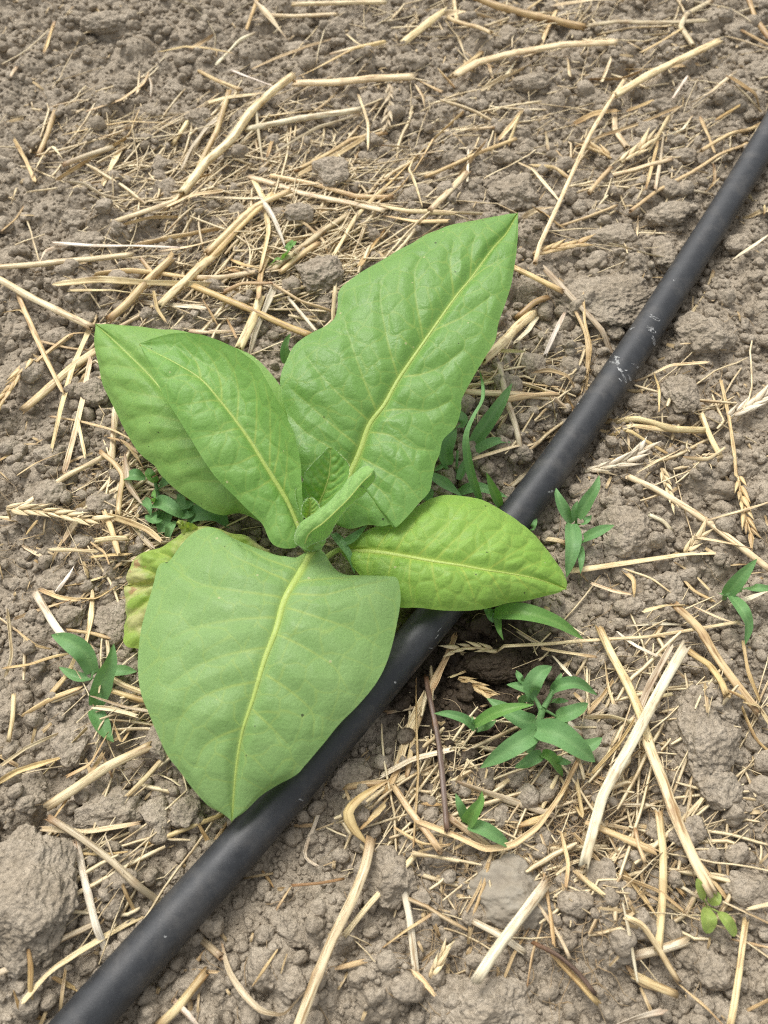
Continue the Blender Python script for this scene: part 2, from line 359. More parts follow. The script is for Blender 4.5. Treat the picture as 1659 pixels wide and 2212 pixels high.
BIG = [ # centre x, y, width, height in photo pixels (1659 wide), label
 (70, 1905, 235, 290, 'very large crumbly grey-brown clod beside the pipe, widest of all'),
 (1298, 625, 240, 160, 'wide flat-topped clod with a dark underside against the pipe'),
 (692, 602, 104, 98, 'round pitted clod standing behind the notched tall leaf'),
 (226, 1738, 155, 100, 'smooth rounded clod between straw and the drooping leaf tip'),
 (1510, 1575, 150, 195, 'tall rough clod right of the split straw stalks'),
 (1342, 1140, 138, 125, 'broad pale clod beside the five-leaved weed'),
 (903, 428, 92, 84, 'angular clod just beyond the tall leaf'),
 (1110, 415, 105, 90, 'split-faced clod beyond the tip of the tall leaf'),
 (1522, 712, 125, 108, 'lumpy clod on the far side of the scuffed pipe'),
 (1542, 1700, 105, 85, 'crumbly clod above the yellowish seedling'),
 (358, 398, 62, 66, 'ball-shaped clod near the curved straw stalk'),
 (222, 1080, 68, 66, 'small pitted clod beside the kinked straw left of the plant'),
 (112, 1070, 70, 80, 'brown clod crossed by a leaning straw'),
 (242, 1328, 70, 86, 'dark rounded clod against the yellowed leaf'),
 (118, 1240, 62, 56, 'oval clod below the straw ear'), (155, 1326, 66, 56, 'flattened clod above the thick cut straw'),
 (1150, 738, 66, 58, 'smooth round clod between leaf and pipe, upper of two'), (1146, 797, 58, 68, 'smooth round clod between leaf and pipe, lower of two'),
 (1228, 787, 78, 72, 'clod tucked against the pipe beside two round ones'), (1465, 845, 70, 108, 'long upright clod on the far side of the pipe'),
 (1385, 856, 62, 54, 'crumbly clod touching the far side of the pipe'), (1610, 1000, 78, 62, 'clod beside the upright straw ear'),
 (1550, 1060, 62, 44, 'small flat clod under the straw ear stalk'), (1055, 2165, 255, 140, 'huge low crumbly mound with straws sunk in its edge'),
 (840, 1880, 120, 110, 'grey clod beside the kinked pale stalk'), (1610, 1910, 110, 105, 'rough clod beyond the yellowish seedling'),
 (1540, 2080, 105, 100, 'rounded crumbly clod below the yellowish seedling'), (328, 232, 80, 62, 'flat-faced far clod with straw leaning on it'),
 (432, 258, 70, 66, 'rough far clod beside the bent pale stalk'), (228, 62, 98, 62, 'large far clod on bare soil, palest of its row'),
 (258, 162, 78, 62, 'far rounded clod with a dark base'), (175, 462, 92, 60, 'broad low clod beside looping straw'),
 (192, 522, 78, 56, 'low clod above the long flat straws'), (716, 390, 92, 80, 'clod caught in the straw heap, largest there'),
 (645, 475, 72, 52, 'clod under crossing straw behind the plant'), (470, 470, 62, 42, 'small angular clod at the edge of the straw heap'),
 (1175, 455, 72, 52, 'clod beside a thin curling straw'), (1318, 512, 115, 84, 'pitted clod above the wide flat clod'),
 (1440, 455, 98, 72, 'cracked clod beside the pipe above its scuffs'), (1432, 535, 58, 88, 'upright clod pressed to the pipe'),
 (1150, 178, 82, 52, 'low clod under the thick pale arched stalk'), (1092, 84, 50, 66, 'far upright clod between straws'),
 (1015, 210, 70, 50, 'far clod beside a brown stalk end'), (1132, 322, 46, 46, 'small round clod among flakes of straw'),
 (1090, 350, 52, 42, 'knobbly clod next to a small round one'), (1600, 525, 72, 52, 'clod on the far side beyond the upper pipe'),
 (1072, 1402, 160, 88, 'dark damp clod inside the shaded hollow'), (45, 712, 54, 44, 'small clod under the long leaning straw'),
 (122, 724, 76, 56, 'smooth clod left of the paired leaves'), (25, 800, 76, 112, 'tall clod beside the drooping straw ear'),
 (25, 1515, 76, 108, 'crumbly clod near the narrow weed, left of it'), (158, 1580, 96, 125, 'long crumbly clod below the narrow weed'),
 (340, 1738, 52, 46, 'small clod touching a straw near the drooping leaf tip'), (398, 1745, 68, 66, 'round clod right beside the drooping leaf tip'),
 (268, 1895, 66, 48, 'small clod between two straws near the pipe'), (366, 1875, 50, 52, 'crumb-covered clod next to the pipe'),
 (632, 2120, 68, 60, 'round clod below the long kinked stalk'), (760, 1662, 88, 74, 'brown clod under the pipe beside the twig'),
 (1452, 1255, 54, 68, 'upright small clod beside papery straw'), (1560, 1420, 62, 60, 'clod under the straw near the pointed weed'),
 (1640, 150, 70, 60, 'far clod among ochre straws'), (1600, 60, 80, 60, 'far rounded clod beside ochre straw'), (1560, 170, 70, 60, 'far dull clod under a thick stalk'),
 (880, 130, 70, 50, 'far clod under crossing straws'), (640, 90, 60, 48, 'far clod beside pale stalk ends'), (730, 60, 56, 60, 'far upright clod behind two pale stalks'),
 (1300, 160, 60, 44, 'far crumbly clod beside a pale arched stalk'), (1480, 330, 62, 44, 'clod beneath a split straw near the pipe'),
 (1420, 1120, 50, 40, 'small clod beyond the broad pale clod'), (1370, 1300, 46, 44, 'small clod beside the flat papery straw')]
BIGM = []
for k, (x, y, w, h, lab) in enumerate(BIG):
    p = ray(x, y + h*.12, .004); s = mpp(y, .006)
    rx, ry = w * s / 2 * .98, h * s / 2 * 1.02; rzz = min(rx, ry) * .72
    if rx > .022 and rx > ry*.7: rzz = .0105 if rx > .03 or y > 1800 else rzz
    n = 6 if max(rx, ry) > .012 else 5
    V, F = clod_verts(n, 500 + k, 1.15 if n == 6 else .95, (rx, ry, rzz))
    me = mesh_np('clod', V, F); me.materials.append(SOIL)
    place_clod(p[0], p[1], rzz, me, 0, lab, sink=.30)
cams = np.array([0, 0, CAM_H])
def visible_xy(margin=1.0):
    while True:
        x, y = random.uniform(-60*margin, 1659+60*margin), random.uniform(-40, 2260)
        p = ray(x, y); 
        # even density on the ground, not in the picture
        if random.random() < (mpp(y) / mpp(0)) ** 2: return p[0], p[1], x, y
STEM = ray(672, 1180, .045)
cnt = 0
SHP = ['rounded', 'angular', 'knobbly', 'flattened']
while cnt < 215:
    x, y, px, py = visible_xy()
    r = .0038 * (1 - random.random()) ** (-.42); r = min(r, .0105)
    if pipe_dist(np.array([x]), np.array([y]))[0] < PIPE_R + r * .95: continue
    if math.hypot(x-STEM[0], y-STEM[1]) < .02: continue
    if any((x-a)**2 + (y-b)**2 < ((r+c)*.85)**2 for a, b, c in CLODS): continue
    k = random.randrange(len(VAR)); a, d = near(x, y); pd = pipe_dist(np.array([x]), np.array([y]))[0]
    sz = 'pea-sized' if r < .005 else ('hazelnut-sized' if r < .0075 else 'walnut-sized')
    sh = SHP[k % 4]
    if pd < .022: lab = f"{sz} {sh} clod touching the pipe's {'plant' if side(x, y) else 'far'} side by {a}"
    else: lab = uniq([f"{sz} {sh} soil clod {'beside' if d < .05 else 'beyond'} {a}", f"{sz} {sh} soil clod between {a} and {near2(x, y)}"])
    place_clod(x, y, r*.7, VAR[k], random.uniform(0, 6.28), lab, scale=r, sink=.36); cnt += 1

# crumbs: far too many to count, one object
def scatter_crumbs(name, n, lvl, r0, r1, powr, seed):
    r_ = np.random.default_rng(seed); pyx = []
    while len(pyx) < n:
        x, y, px, py = visible_xy(1.6)
        if len(pyx) % 5 == 0: x, y = random.uniform(GX0, GX1), random.uniform(GY0, GY1)      # the ground goes on beside the picture
        pyx.append((x, y))
    P = np.array(pyx); keep = pipe_dist(P[:, 0], P[:, 1]) > PIPE_R*.9; P = P[keep]; n = len(P)
    rr = np.clip(r0 * (1 - r_.random(n)) ** (-powr), r0, r1)
    vv = [clod_verts(lvl, seed*50 + k, 1.1)[0] for k in range(14)]; F = ico(lvl)[1]; nv = len(vv[0])
    Vs = np.stack(vv)[r_.integers(0, 14, n)]
    a = r_.uniform(0, 2*np.pi, n); ca, sa = np.cos(a)[:, None], np.sin(a)[:, None]
    sc = r_.uniform(.75, 1.2, (n, 3)) * rr[:, None]; sc[:, 2] *= .85
    Vs = Vs * sc[:, None, :]
    X = Vs[..., 0]*ca - Vs[..., 1]*sa + P[:, :1]; Y = Vs[..., 0]*sa + Vs[..., 1]*ca + P[:, 1:2]
    Z = Vs[..., 2] + (gz(P[:, 0], P[:, 1]) + rr * r_.uniform(.1, .6, n))[:, None]
    V = np.stack([X, Y, Z], -1).reshape(-1, 3); Fa = (F[None] + (np.arange(n) * nv)[:, None, None]).reshape(-1, 3)
    o = link(name, mesh_np(name, V, Fa), SOIL); return o
tag(scatter_crumbs('soil_lumps', 1600, 3, .0030, .0072, .34, 5), 'loose nut-sized soil lumps filling the gaps between larger clods', 'soil crumbs', kind='stuff')
tag(scatter_crumbs('soil_crumbs', 24000, 1, .0007, .0016, .35, 3), 'fine grey-brown soil crumbs strewn over the whole ground', 'soil crumbs', kind='stuff')
tag(scatter_crumbs('soil_granules', 10500, 2, .0014, .0044, .42, 4), 'coarser pea-grit soil granules strewn between the clods', 'soil crumbs', kind='stuff')

# half-buried stone
def stone():
    p = ray(1120, 1930, .002); s = mpp(1930)
    V, F = clod_verts(6, 78, .8, (112*s, 80*s, .016))
    m, nt, b = new_mat('dusty_stone'); pos = nd(nt, 'ShaderNodeNewGeometry').outputs['Position']
    n = noise(nt, pos, 90, 5, .6); nt.links.new(ramp(nt, n, [(.3, (.255, .215, .16)), (.55, (.30, .262, .20)), (.75, (.335, .305, .245))]), b.inputs['Base Color'])
    setin(b, Roughness=.85, Specular_IOR_Level=.25); nt.links.new(bump(nt, noise(nt, pos, 700, 4), .0005, .6), b.inputs['Normal'])
    o = link('stone', mesh_np('stone', V, F), m); o.location = (p[0], p[1], gz(p[0], p[1]) - .004)
    tag(o, 'pale smooth stone half buried in soil with straws lying across it', 'stone'); CLODS.append((p[0], p[1], .018))
stone()

# ------------------------------------------------------------------ irrigation pipe
def make_pipe():
    m, nt, b = new_mat('black_polyethylene'); pos = nd(nt, 'ShaderNodeNewGeometry').outputs['Position']
    n = noise(nt, pos, 130, 5, .65); n2 = noise(nt, pos, 1600, 2)
    col = ramp(nt, n, [(.35, (.0155, .0168, .0185)), (.7, (.028, .030, .032))])
    col = mix(nt, col, (.15, .15, .145), ramp(nt, n2, [(.66, (0, 0, 0)), (.78, (.5, .5, .5))]))
    col = mix(nt, col, (.13, .12, .105), ramp(nt, noise(nt, pos, 42, 6, .7), [(.5, (0, 0, 0)), (.75, (.45, .45, .45))]))
    nt.links.new(col, b.inputs['Base Color'])
    nt.links.new(ramp(nt, n, [(.3, (.44,)*3), (.7, (.58,)*3)]), b.inputs['Roughness']); setin(b, Specular_IOR_Level=.55)
    nt.links.new(bump(nt, n2, .00008, .8), b.inputs['Normal'])
    T, B, N = frames(PIPE); ns = 40; a = np.linspace(0, 2*np.pi, ns, endpoint=False)
    V = PIPE[:, None] + PIPE_R * (np.cos(a)[None, :, None] * B[:, None] + np.sin(a)[None, :, None] * N[:, None])
    o = link('irrigation_pipe', mesh_np('pipe', V.reshape(-1, 3), grid_faces(len(PIPE), ns, True)), m)
    tag(o, 'matte black plastic irrigation pipe running diagonally under the plant, with pale scuffs', 'pipe')
    m2, nt, b = new_mat('pale_scuff'); pos = nd(nt, 'ShaderNodeNewGeometry').outputs['Position']
    nt.links.new(ramp(nt, noise(nt, pos, 900, 4), [(.38, (.035, .036, .037)), (.55, (.30, .30, .29)), (.72, (.50, .50, .48))]), b.inputs['Base Color']); setin(b, Roughness=.8)
    D = np.r_[0, np.cumsum(np.linalg.norm(np.diff(PIPE, axis=0), axis=1))]
    sc = [(4, 1165, 293, 40, 13, 25), (4, 1152, 343, 34, 17, 35), (4, 1163, 383, 24, 11, 70), (4, 1167, 405, 18, 8, 60), (4, 1070, 340, 26, 4, -25),
          (4, 1000, 462, 34, 6, 10), (4, 990, 488, 22, 8, 15), (4, 1008, 484, 30, 13, 60), (4, 1022, 520, 28, 9, 40), (4, 1035, 548, 46, 8, 62), (4, 1060, 552, 28, 6, 60),
          (4, 1095, 507, 9, 8, 0), (4, 1075, 492, 10, 4, 10), (4, 720, 1044, 22, 8, -10), (4, 838, 665, 8, 6, 0), (4, 1250, 130, 12, 5, 30),
          (4, 1020, 560, 20, 4, 50), (4, 1045, 520, 14, 4, 20), (6, 48, 788, 9, 8, 0), (6, 240, 560, 26, 3, -50), (6, 228, 590, 20, 3, -50), (6, 200, 640, 14, 4, 10), (7, 1300, 215, 16, 7, 30), (7, 715, 805, 10, 7, 0)]
    r_ = np.random.default_rng(5)
    for c, cx, cy, ln, wd, an in sc:
        x, y = cd(c, (cx, cy)); s = mpp(y, .02) * .5
        rim = []
        for q in range(14):
            t = q / 14 * 2*math.pi; rad = r_.uniform(.7, 1.7)
            u, v = math.cos(t) * ln/2 * rad, math.sin(t) * wd/2 * rad
            ca, sa = math.cos(R(an)), math.sin(R(an)); rim.append((x + (u*ca - v*sa)*.5, y + (u*sa + v*ca)*.5))
        V = []
        for (qx, qy) in [(x, y)] + rim:
            z = .016
            for it in range(4):                                # find the pipe's surface under that direction
                p = ray(qx, qy, z); i = int(((PIPE[:, :2]-p[:2])**2).sum(1).argmin()); i = min(max(i, 2), len(PIPE)-3)
                dd = float(np.dot(p[:2]-PIPE[i, :2], B[i, :2])); dd = max(-.0098, min(.0098, dd)); z = PIPE_Z + math.sqrt(PIPE_R**2 - dd*dd)
            al = float(np.dot(p - PIPE[i], T[i])); an_ = math.acos(dd/PIPE_R)
            V.append(PIPE[i] + T[i]*al + (PIPE_R + .00009) * (math.cos(an_)*B[i] + math.sin(an_)*N[i]))
        F = np.array([[0, 1+q, 1+(q+1) % 14] for q in range(14)])
        link('scuff_mark', mesh_np('scuff', np.array(V), F), m2, o)
make_pipe()

# ------------------------------------------------------------------ tobacco plant
def tube(P, rad, ns=8, flat=1.0, cap=True):
    T, B, N = frames(P); a = np.linspace(0, 2*np.pi, ns, endpoint=False); rad = np.asarray(rad)[:, None, None]
    V = P[:, None] + rad * (np.cos(a)[None, :, None]*B[:, None] + flat*np.sin(a)[None, :, None]*N[:, None])
    V = V.reshape(-1, 3); F = grid_faces(len(P), ns, True)
    return V, F
plant = empty('tobacco_plant', (STEM[0], STEM[1], 0.0))
tag(plant, 'young broad-leaved green tobacco plant growing beside the black pipe', 'plant')
def to_plant(V): return np.asarray(V) - np.array([STEM[0], STEM[1], 0.0])
def zlist(z, n): return np.interp(np.linspace(0, 1, n), np.linspace(0, 1, len(z)), z)
def hairs(E, Nn, n, seed, ln=.0008):
    r_ = np.random.default_rng(seed); k = r_.integers(1, len(E)-1, n); b = E[k] + (E[k-1]-E[k]) * r_.random(n)[:, None]
    d = Nn[k] + r_.normal(size=(n, 3)) * .35; d /= np.linalg.norm(d, axis=1)[:, None]
    L = ln * r_.uniform(.5, 1.2, n)[:, None]; t = np.cross(d, r_.normal(size=(n, 3))); t /= np.linalg.norm(t, axis=1)[:, None] + 1e-9; t *= .00004
    V = np.stack([b - t, b + t, b + d*L], 1).reshape(-1, 3); return V, np.arange(3*n).reshape(-1, 3)
M_HAIR, _nt, _b = new_mat('leaf_down'); setin(_b, Base_Color=(.62, .74, .48, 1), Roughness=.6)
def leaf(mid, left, right, zm, zl, zr, mat, label, nv=9, pill=.0011, tert=.0004, bul=(.0, .0), rib=.0026, nt_=150, ns=46, slant=(.75, .75), seed=0,
         wav=.0012, vcol=1.0, start=None, groove=.0012, hair=600, cell=.0095, ribz=.12, veins=None):
    n = nt_; t = np.linspace(0, 1, n)
    def lift(P, z):
        Q = catmull(P, n); zz_ = zlist(z, n); return np.array([ray(q[0], q[1], w) for q, w in zip(Q, zz_)])
    M = lift(mid, zm); S = {}
    S[-1], S[1] = lift(left, zl), lift(right, zr)
    L = np.linalg.norm(np.diff(M, axis=0), axis=1).sum()
    VV, VN = [], []
    ss = np.linspace(0, 1, ns)
    for sg, bl, sl in ((-1, bul[0], slant[0]), (1, bul[1], slant[1])):
        E = S[sg]; W = np.linalg.norm(E - M, axis=1); Wm = W.max()
        P = M[:, None] + (E - M)[:, None] * ss[None, :, None]
        P[..., 2] += bl * (4*ss*(1-ss))[None, :] * (W/Wm)[:, None]
        tt, sg_ = np.meshgrid(t, ss, indexing='ij'); Wt = W[:, None]
        x = tt * L; off = .5 if sg > 0 else 0
        tk = .05 + .93 * ((np.arange(nv + 4) - 1.5 + off*.8) / nv)
        y_ = sg_*Wt; ph = (tt - sl * (Wt / L) * (.75*sg_ + .35*sg_**2)) ; 
        ph = ph + .016*perlin(np.stack([x*26, y_*26, np.full_like(x, seed*2.3 + sg)], -1)) + .02*perlin(np.stack([tt*6, np.zeros_like(x), np.full_like(x, seed + 7.7*sg)], -1))*(1 - sg_*.3)
        u = (ph - .05)/.93 * nv + 1.5 - off*.8; fr = u - np.round(u)
        d = np.abs(fr) * .93 / nv * L * .8
        rs = np.random.default_rng(seed + 3)
        ww = .00058 * (1 - .55*sg_) + .00016
        v2 = np.exp(-(d/ww)**2) * (1 - .8*sm(.35, .95, sg_)) * sm(0, .03, tt)
        y_ = sg_*Wt; wob = .16 * perlin(np.stack([x*160, y_*160, np.full_like(x, seed + .5 + sg)], -1))
        f1, f2 = worley(x/cell + wob + 20*(sg > 0), y_/cell + wob + seed, seed); e = f2 - f1
        v3 = np.exp(-(e/.05)**2) * .42 * (1 - .4*sg_)
        side_p = np.sin(np.pi*np.clip(np.abs(fr)*2, 0, 1)/2)
        if veins is not None:                              # side veins where the photograph shows them on this leaf
            rel = P - np.array([0, 0, CAM_H]); dep = rel @ np.array(FW); ux = 829.5 + FPX*rel[..., 0]/dep; uy = 1106 - FPX*(rel @ np.array(UP))/dep; mm = dep/FPX
            v2 = np.zeros_like(ux); dmin = np.full(ux.shape, 1.)
            for vl in veins:
                Q = catmull(vl, 12)
                for k in range(11):
                    a_, b_ = Q[k], Q[k+1]; ab = b_ - a_; h = np.clip(((ux-a_[0])*ab[0] + (uy-a_[1])*ab[1]) / (ab @ ab), 0, 1)
                    dd = np.hypot(ux - a_[0] - h*ab[0], uy - a_[1] - h*ab[1]) * mm; qq = (k + h)/11
                    v2 = np.maximum(v2, np.exp(-(dd/(.00044*(1-.45*qq) + .0001))**2) * (1 - .66*qq)); dmin = np.minimum(dmin, dd + .003*sm(.6, 1, qq))
            side_p = sm(-.001, .0075, dmin)
        amp = sm(.0, .18, sg_) * (1 - .6*sm(.75, 1, sg_)) * sm(0, .1, tt) * (1 - .5*sm(.8, 1, tt))
        hgt = pill * side_p * amp + tert * sm(0, .55, e) * amp - groove * np.exp(-(sg_*Wt/.0035)**2)
        hgt += wav * sg_**2 * fbm(np.stack([x*38, np.full_like(x, seed*1.7 + sg*3.1), y_*10], -1), 2)
        Tu = np.gradient(P, axis=0); Ts = np.gradient(P, axis=1); Nn = np.cross(Ts, Tu); nl = np.linalg.norm(Nn, axis=-1, keepdims=True)
        Nn = np.where(nl > 1e-14, Nn/(nl + 1e-15), [0, 0, 1.]); Nn *= np.where((Nn[..., 2:3]) < 0, -1, 1)
        P = P + Nn * hgt[..., None]
        v1 = np.exp(-(sg_*Wt/(rib*.55*(1 - tt)**1.2 + .0004))**2) * .8
        VV.append(P); VN.append(np.clip(np.maximum(np.maximum(v1, v2*.78), v3) * vcol, 0, 1))
    # one sheet: left side reversed, then right side
    P = np.concatenate([VV[0][:, ::-1], VV[1][:, 1:]], 1); A = np.concatenate([VN[0][:, ::-1], VN[1][:, 1:]], 1)
    m_ = (VV[0][:, 0] + VV[1][:, 0]) / 2; P[:, ns-1] = m_
    nc = P.shape[1]
    me = mesh_np('leaf', to_plant(P.reshape(-1, 3)), grid_faces(n, nc), attrs={'vein': A.ravel()})
    o = link('leaf', me, mat, plant); o['label'] = label
    # midrib
    MP = m_[:int(n*.97)].copy(); tt = t[:int(n*.97)]
    if start is not None:
        st = np.array(start, float); k = max(4, int(np.linalg.norm(MP[0]-st)/.0015)); pre = st + (MP[0]-st)*np.linspace(0, 1, k, endpoint=False)[:, None]
        MP = np.vstack([pre, MP]); tt = np.r_[np.zeros(k), tt]
        q = MP.copy(); 
        for _ in range(12): q[1:-1] = (q[:-2] + q[1:-1]*2 + q[2:])/4
        MP[:k+10] = q[:k+10]
    rad = rib * .46 * (1 - tt)**1.35 + .00018; MP = MP + np.array([0, 0, 1.]) * (rad*ribz)[:, None]
    V, F = tube(MP, rad, 8, .38); link('midrib', mesh_np('midrib', to_plant(V), F, attrs={'vein': np.full(len(V), .6)}), M_RIB, o)
    if hair:
        HV, HF, c = [], [], 0
        for E_, I_ in ((P[:, 0], P[:, 1]), (P[:, -1], P[:, -2])):
            nn = E_ - I_; nn /= np.linalg.norm(nn, axis=1)[:, None] + 1e-9
            V, F = hairs(E_, nn, hair, seed + c + 1); HV.append(V); HF.append(F + c); c += len(V)
        h = link('leaf_hairs', mesh_np('leaf_hairs', to_plant(np.vstack(HV)), np.vstack(HF), False), M_HAIR, o); h['kind'] = 'stuff'
    return o
ST_ = lambda z: (STEM[0], STEM[1], z)
def vc(off, k, *ls): return [[(off[0] + x*k, off[1] + y*k) for x, y in l] for l in ls]
V_A = vc((259, 389), .5469, [(1015, 915), (960, 780), (905, 620), (890, 560)], [(990, 955), (880, 860), (800, 780), (735, 700)], [(1100, 780), (1060, 650), (1030, 480), (1035, 420)], [(1200, 630), (1170, 480), (1165, 370), (1190, 310)],
    [(1320, 460), (1305, 330), (1320, 250)], [(1385, 380), (1390, 280), (1402, 230)], [(940, 1050), (830, 960), (740, 880), (680, 830)], [(910, 1120), (820, 1050), (740, 1000), (670, 930)], [(1125, 775), (1200, 765), (1280, 730), (1345, 680)],
    [(1240, 590), (1330, 555), (1400, 510), (1455, 470)], [(1385, 385), (1440, 350), (1505, 315)], [(1045, 910), (1150, 905), (1220, 910), (1295, 880)], [(990, 995), (1070, 1010), (1150, 1060), (1235, 1070)], [(950, 1095), (1050, 1150), (1120, 1190), (1180, 1260)], [(915, 1170), (1000, 1200), (1060, 1260), (1090, 1340)])
V_B = vc((0, 1080), .5, [(1225, 420), (1000, 390), (850, 360), (740, 290)], [(1195, 505), (1000, 520), (850, 550), (750, 600)], [(1150, 635), (980, 670), (850, 720), (740, 800)], [(1100, 785), (980, 810), (880, 850), (790, 930), (755, 1050)], [(1045, 985), (950, 1020), (880, 1070), (850, 1150)], [(1245, 350), (1130, 300), (1020, 250), (950, 200)], [(1275, 300), (1150, 255), (1050, 205)],
    [(1260, 405), (1400, 410), (1520, 380), (1680, 345)], [(1240, 465), (1380, 510), (1520, 560), (1640, 640)], [(1200, 580), (1320, 640), (1440, 720), (1500, 820)], [(1150, 755), (1260, 830), (1350, 920), (1350, 1020)], [(1090, 905), (1160, 970), (1240, 1050)], [(1290, 350), (1420, 340), (1560, 332)])
V_C = vc((0, 540), .5, [(870, 545), (790, 540), (700, 560)], [(960, 645), (880, 655), (770, 675)], [(1030, 770), (950, 790), (830, 820)], [(1110, 880), (1030, 920), (910, 940)], [(1180, 985), (1110, 1030), (1020, 1060)], [(1100, 840), (1110, 720), (1110, 620), (1090, 530)], [(1165, 930), (1170, 780), (1170, 680), (1150, 580)], [(1025, 730), (1030, 610), (1010, 520), (960, 440)],
    [(960, 640), (950, 560), (920, 480), (850, 400)], [(1185, 960), (1210, 840), (1215, 740)], [(1225, 1040), (1242, 920), (1240, 820)], [(870, 545), (840, 470), (780, 400)])
V_D = vc((0, 540), .5, [(700, 640), (600, 620), (500, 590)], [(780, 740), (650, 715), (545, 740)], [(830, 815), (700, 820), (590, 850)], [(880, 890), (760, 915), (670, 950)], [(950, 1000), (830, 1000), (760, 1030)], [(620, 520), (540, 505), (445, 500)], [(560, 440), (500, 420), (430, 420)])
V_E = vc((829.5, 1080), .5, [(45, 225), (110, 130), (170, 60)], [(140, 245), (230, 160), (290, 90), (345, 20)], [(220, 260), (310, 170), (380, 100), (430, 50)], [(330, 275), (420, 200), (490, 140), (530, 100)], [(450, 300), (540, 240), (620, 190)], [(-40, 220), (20, 140), (80, 70)], [(560, 320), (640, 280), (690, 260)], [(115, 250), (110, 360), (130, 470)], [(205, 265), (220, 360), (250, 470)], [(335, 290), (370, 370), (400, 455)], [(450, 305), (490, 370), (530, 435)], [(40, 235), (20, 340), (40, 460)], [(570, 325), (610, 370), (650, 410)], [(-60, 215), (-70, 300), (-50, 380)])
# stem
sp = np.array([[STEM[0] + .001*math.sin(k), STEM[1], z] for k, z in enumerate(np.linspace(-.012, .062, 12))])
V, F = tube(sp, np.linspace(.0062, .0036, 12), 14); link('stem', mesh_np('stem', to_plant(V), F, attrs={'vein': np.full(len(V), .4)}), M_C, plant)
# tall leaf reaching away behind
leaf([(718, 1128), (738, 1070), (757, 1019), (777, 973), (798, 915), (830, 872), (862, 815), (916, 736), (981, 643), (1016, 600), (1063, 536), (1095, 500), (1119, 457)],
     [(716, 1126), (690, 1075), (658, 1041), (633, 969), (623, 915), (610, 854), (607, 819), (619, 783), (637, 751), (676, 722), (719, 697), (730, 668), (734, 632), (762, 607), (841, 554), (877, 532), (934, 500), (988, 480), (1059, 466), (1119, 457)],
     [(720, 1132), (755, 1142), (794, 1134), (823, 1137), (845, 1133), (855, 1139), (880, 1116), (905, 1087), (927, 1062), (932, 1033), (938, 1005), (948, 983), (956, 951), (984, 922), (995, 887), (997, 862), (1024, 811), (1045, 776), (1067, 740), (1077, 697), (1092, 654), (1106, 604), (1115, 539), (1119, 457)],
     [.038, .048, .058, .066, .072, .076, .079], [.038, .054, .062, .066, .070, .074, .079], [.038, .044, .050, .058, .068, .075, .079],
     M_A, 'largest glossy green leaf with a wavy notched margin, pointing away behind the stem', nv=8, veins=V_A, pill=.0016, tert=.00032, bul=(.004, .003), rib=.0040, nt_=460, ns=104, slant=(1.6, .85), cell=.0105, seed=1, wav=.0022, start=ST_(.040), hair=0)
# yellowing lowest leaf, mostly under the front leaf
leaf([(640, 1225), (560, 1215), (480, 1222), (400, 1245), (330, 1262), (272, 1266)],
     [(640, 1240), (560, 1300), (480, 1360), (400, 1402), (335, 1408), (295, 1400), (279, 1393), (275, 1345), (271, 1311), (272, 1266)],
     [(640, 1212), (590, 1193), (540, 1165), (490, 1143), (450, 1135), (420, 1135), (395, 1146), (370, 1160), (340, 1177), (307, 1190), (284, 1211), (272, 1235), (272, 1266)],
     [.022, .022, .022, .020, .017, .013], [.022, .018, .016, .013, .010, .013], [.022, .025, .026, .025, .019, .013],
     M_I, 'yellowing lowest leaf with pale and brown spots, tucked under the front leaf', nv=5, pill=.0026, tert=.0010, bul=(.003, .003), rib=.0022, seed=9, wav=.006, start=ST_(.02), hair=0, vcol=.7)
leaf([(418, 1150), (405, 1142), (392, 1133), (381, 1126)], [(418, 1154), (398, 1156), (389, 1146), (381, 1126)], [(420, 1147), (428, 1138), (408, 1128), (381, 1126)],
     [.024, .027, .03, .031], [.024, .025, .026, .031], [.024, .03, .033, .031], M_I, 'small curled-up lobe of the yellowing leaf', nv=3, rib=.0008, nt_=30, ns=14, seed=21, hair=0, bul=(-.002, -.002))
# left pair
leaf([(645, 1165), (600, 1122), (540, 1062), (480, 992), (420, 922), (360, 852), (320, 806), (280, 766), (240, 728), (204, 697)],
     [(643, 1168), (620, 1160), (575, 1130), (530, 1112), (505, 1110), (480, 1113), (450, 1103), (430, 1090), (405, 1072), (380, 1055), (350, 1025), (335, 1005), (310, 985), (285, 955), (265, 920), (245, 880), (225, 840), (215, 800), (207, 750), (204, 697)],
     [(647, 1162), (645, 1100), (640, 1000), (622, 930), (627, 900), (622, 870), (602, 832), (575, 797), (540, 766), (480, 740), (425, 722), (380, 713), (350, 711), (300, 706), (250, 702), (204, 697)],
     [.032, .038, .044, .048, .051, .052, .050], [.032, .030, .030, .034, .038, .044, .050], [.032, .042, .048, .050, .050, .050, .050],
     M_D, 'dull green leaf lying behind the paler left leaf, its tip farthest out', veins=V_D, nv=9, pill=.0015, tert=.0003, bul=(.005, .003), rib=.0024, nt_=220, ns=60, slant=(.5, .8), seed=2, wav=.0014, start=ST_(.032), hair=0, vcol=.75)
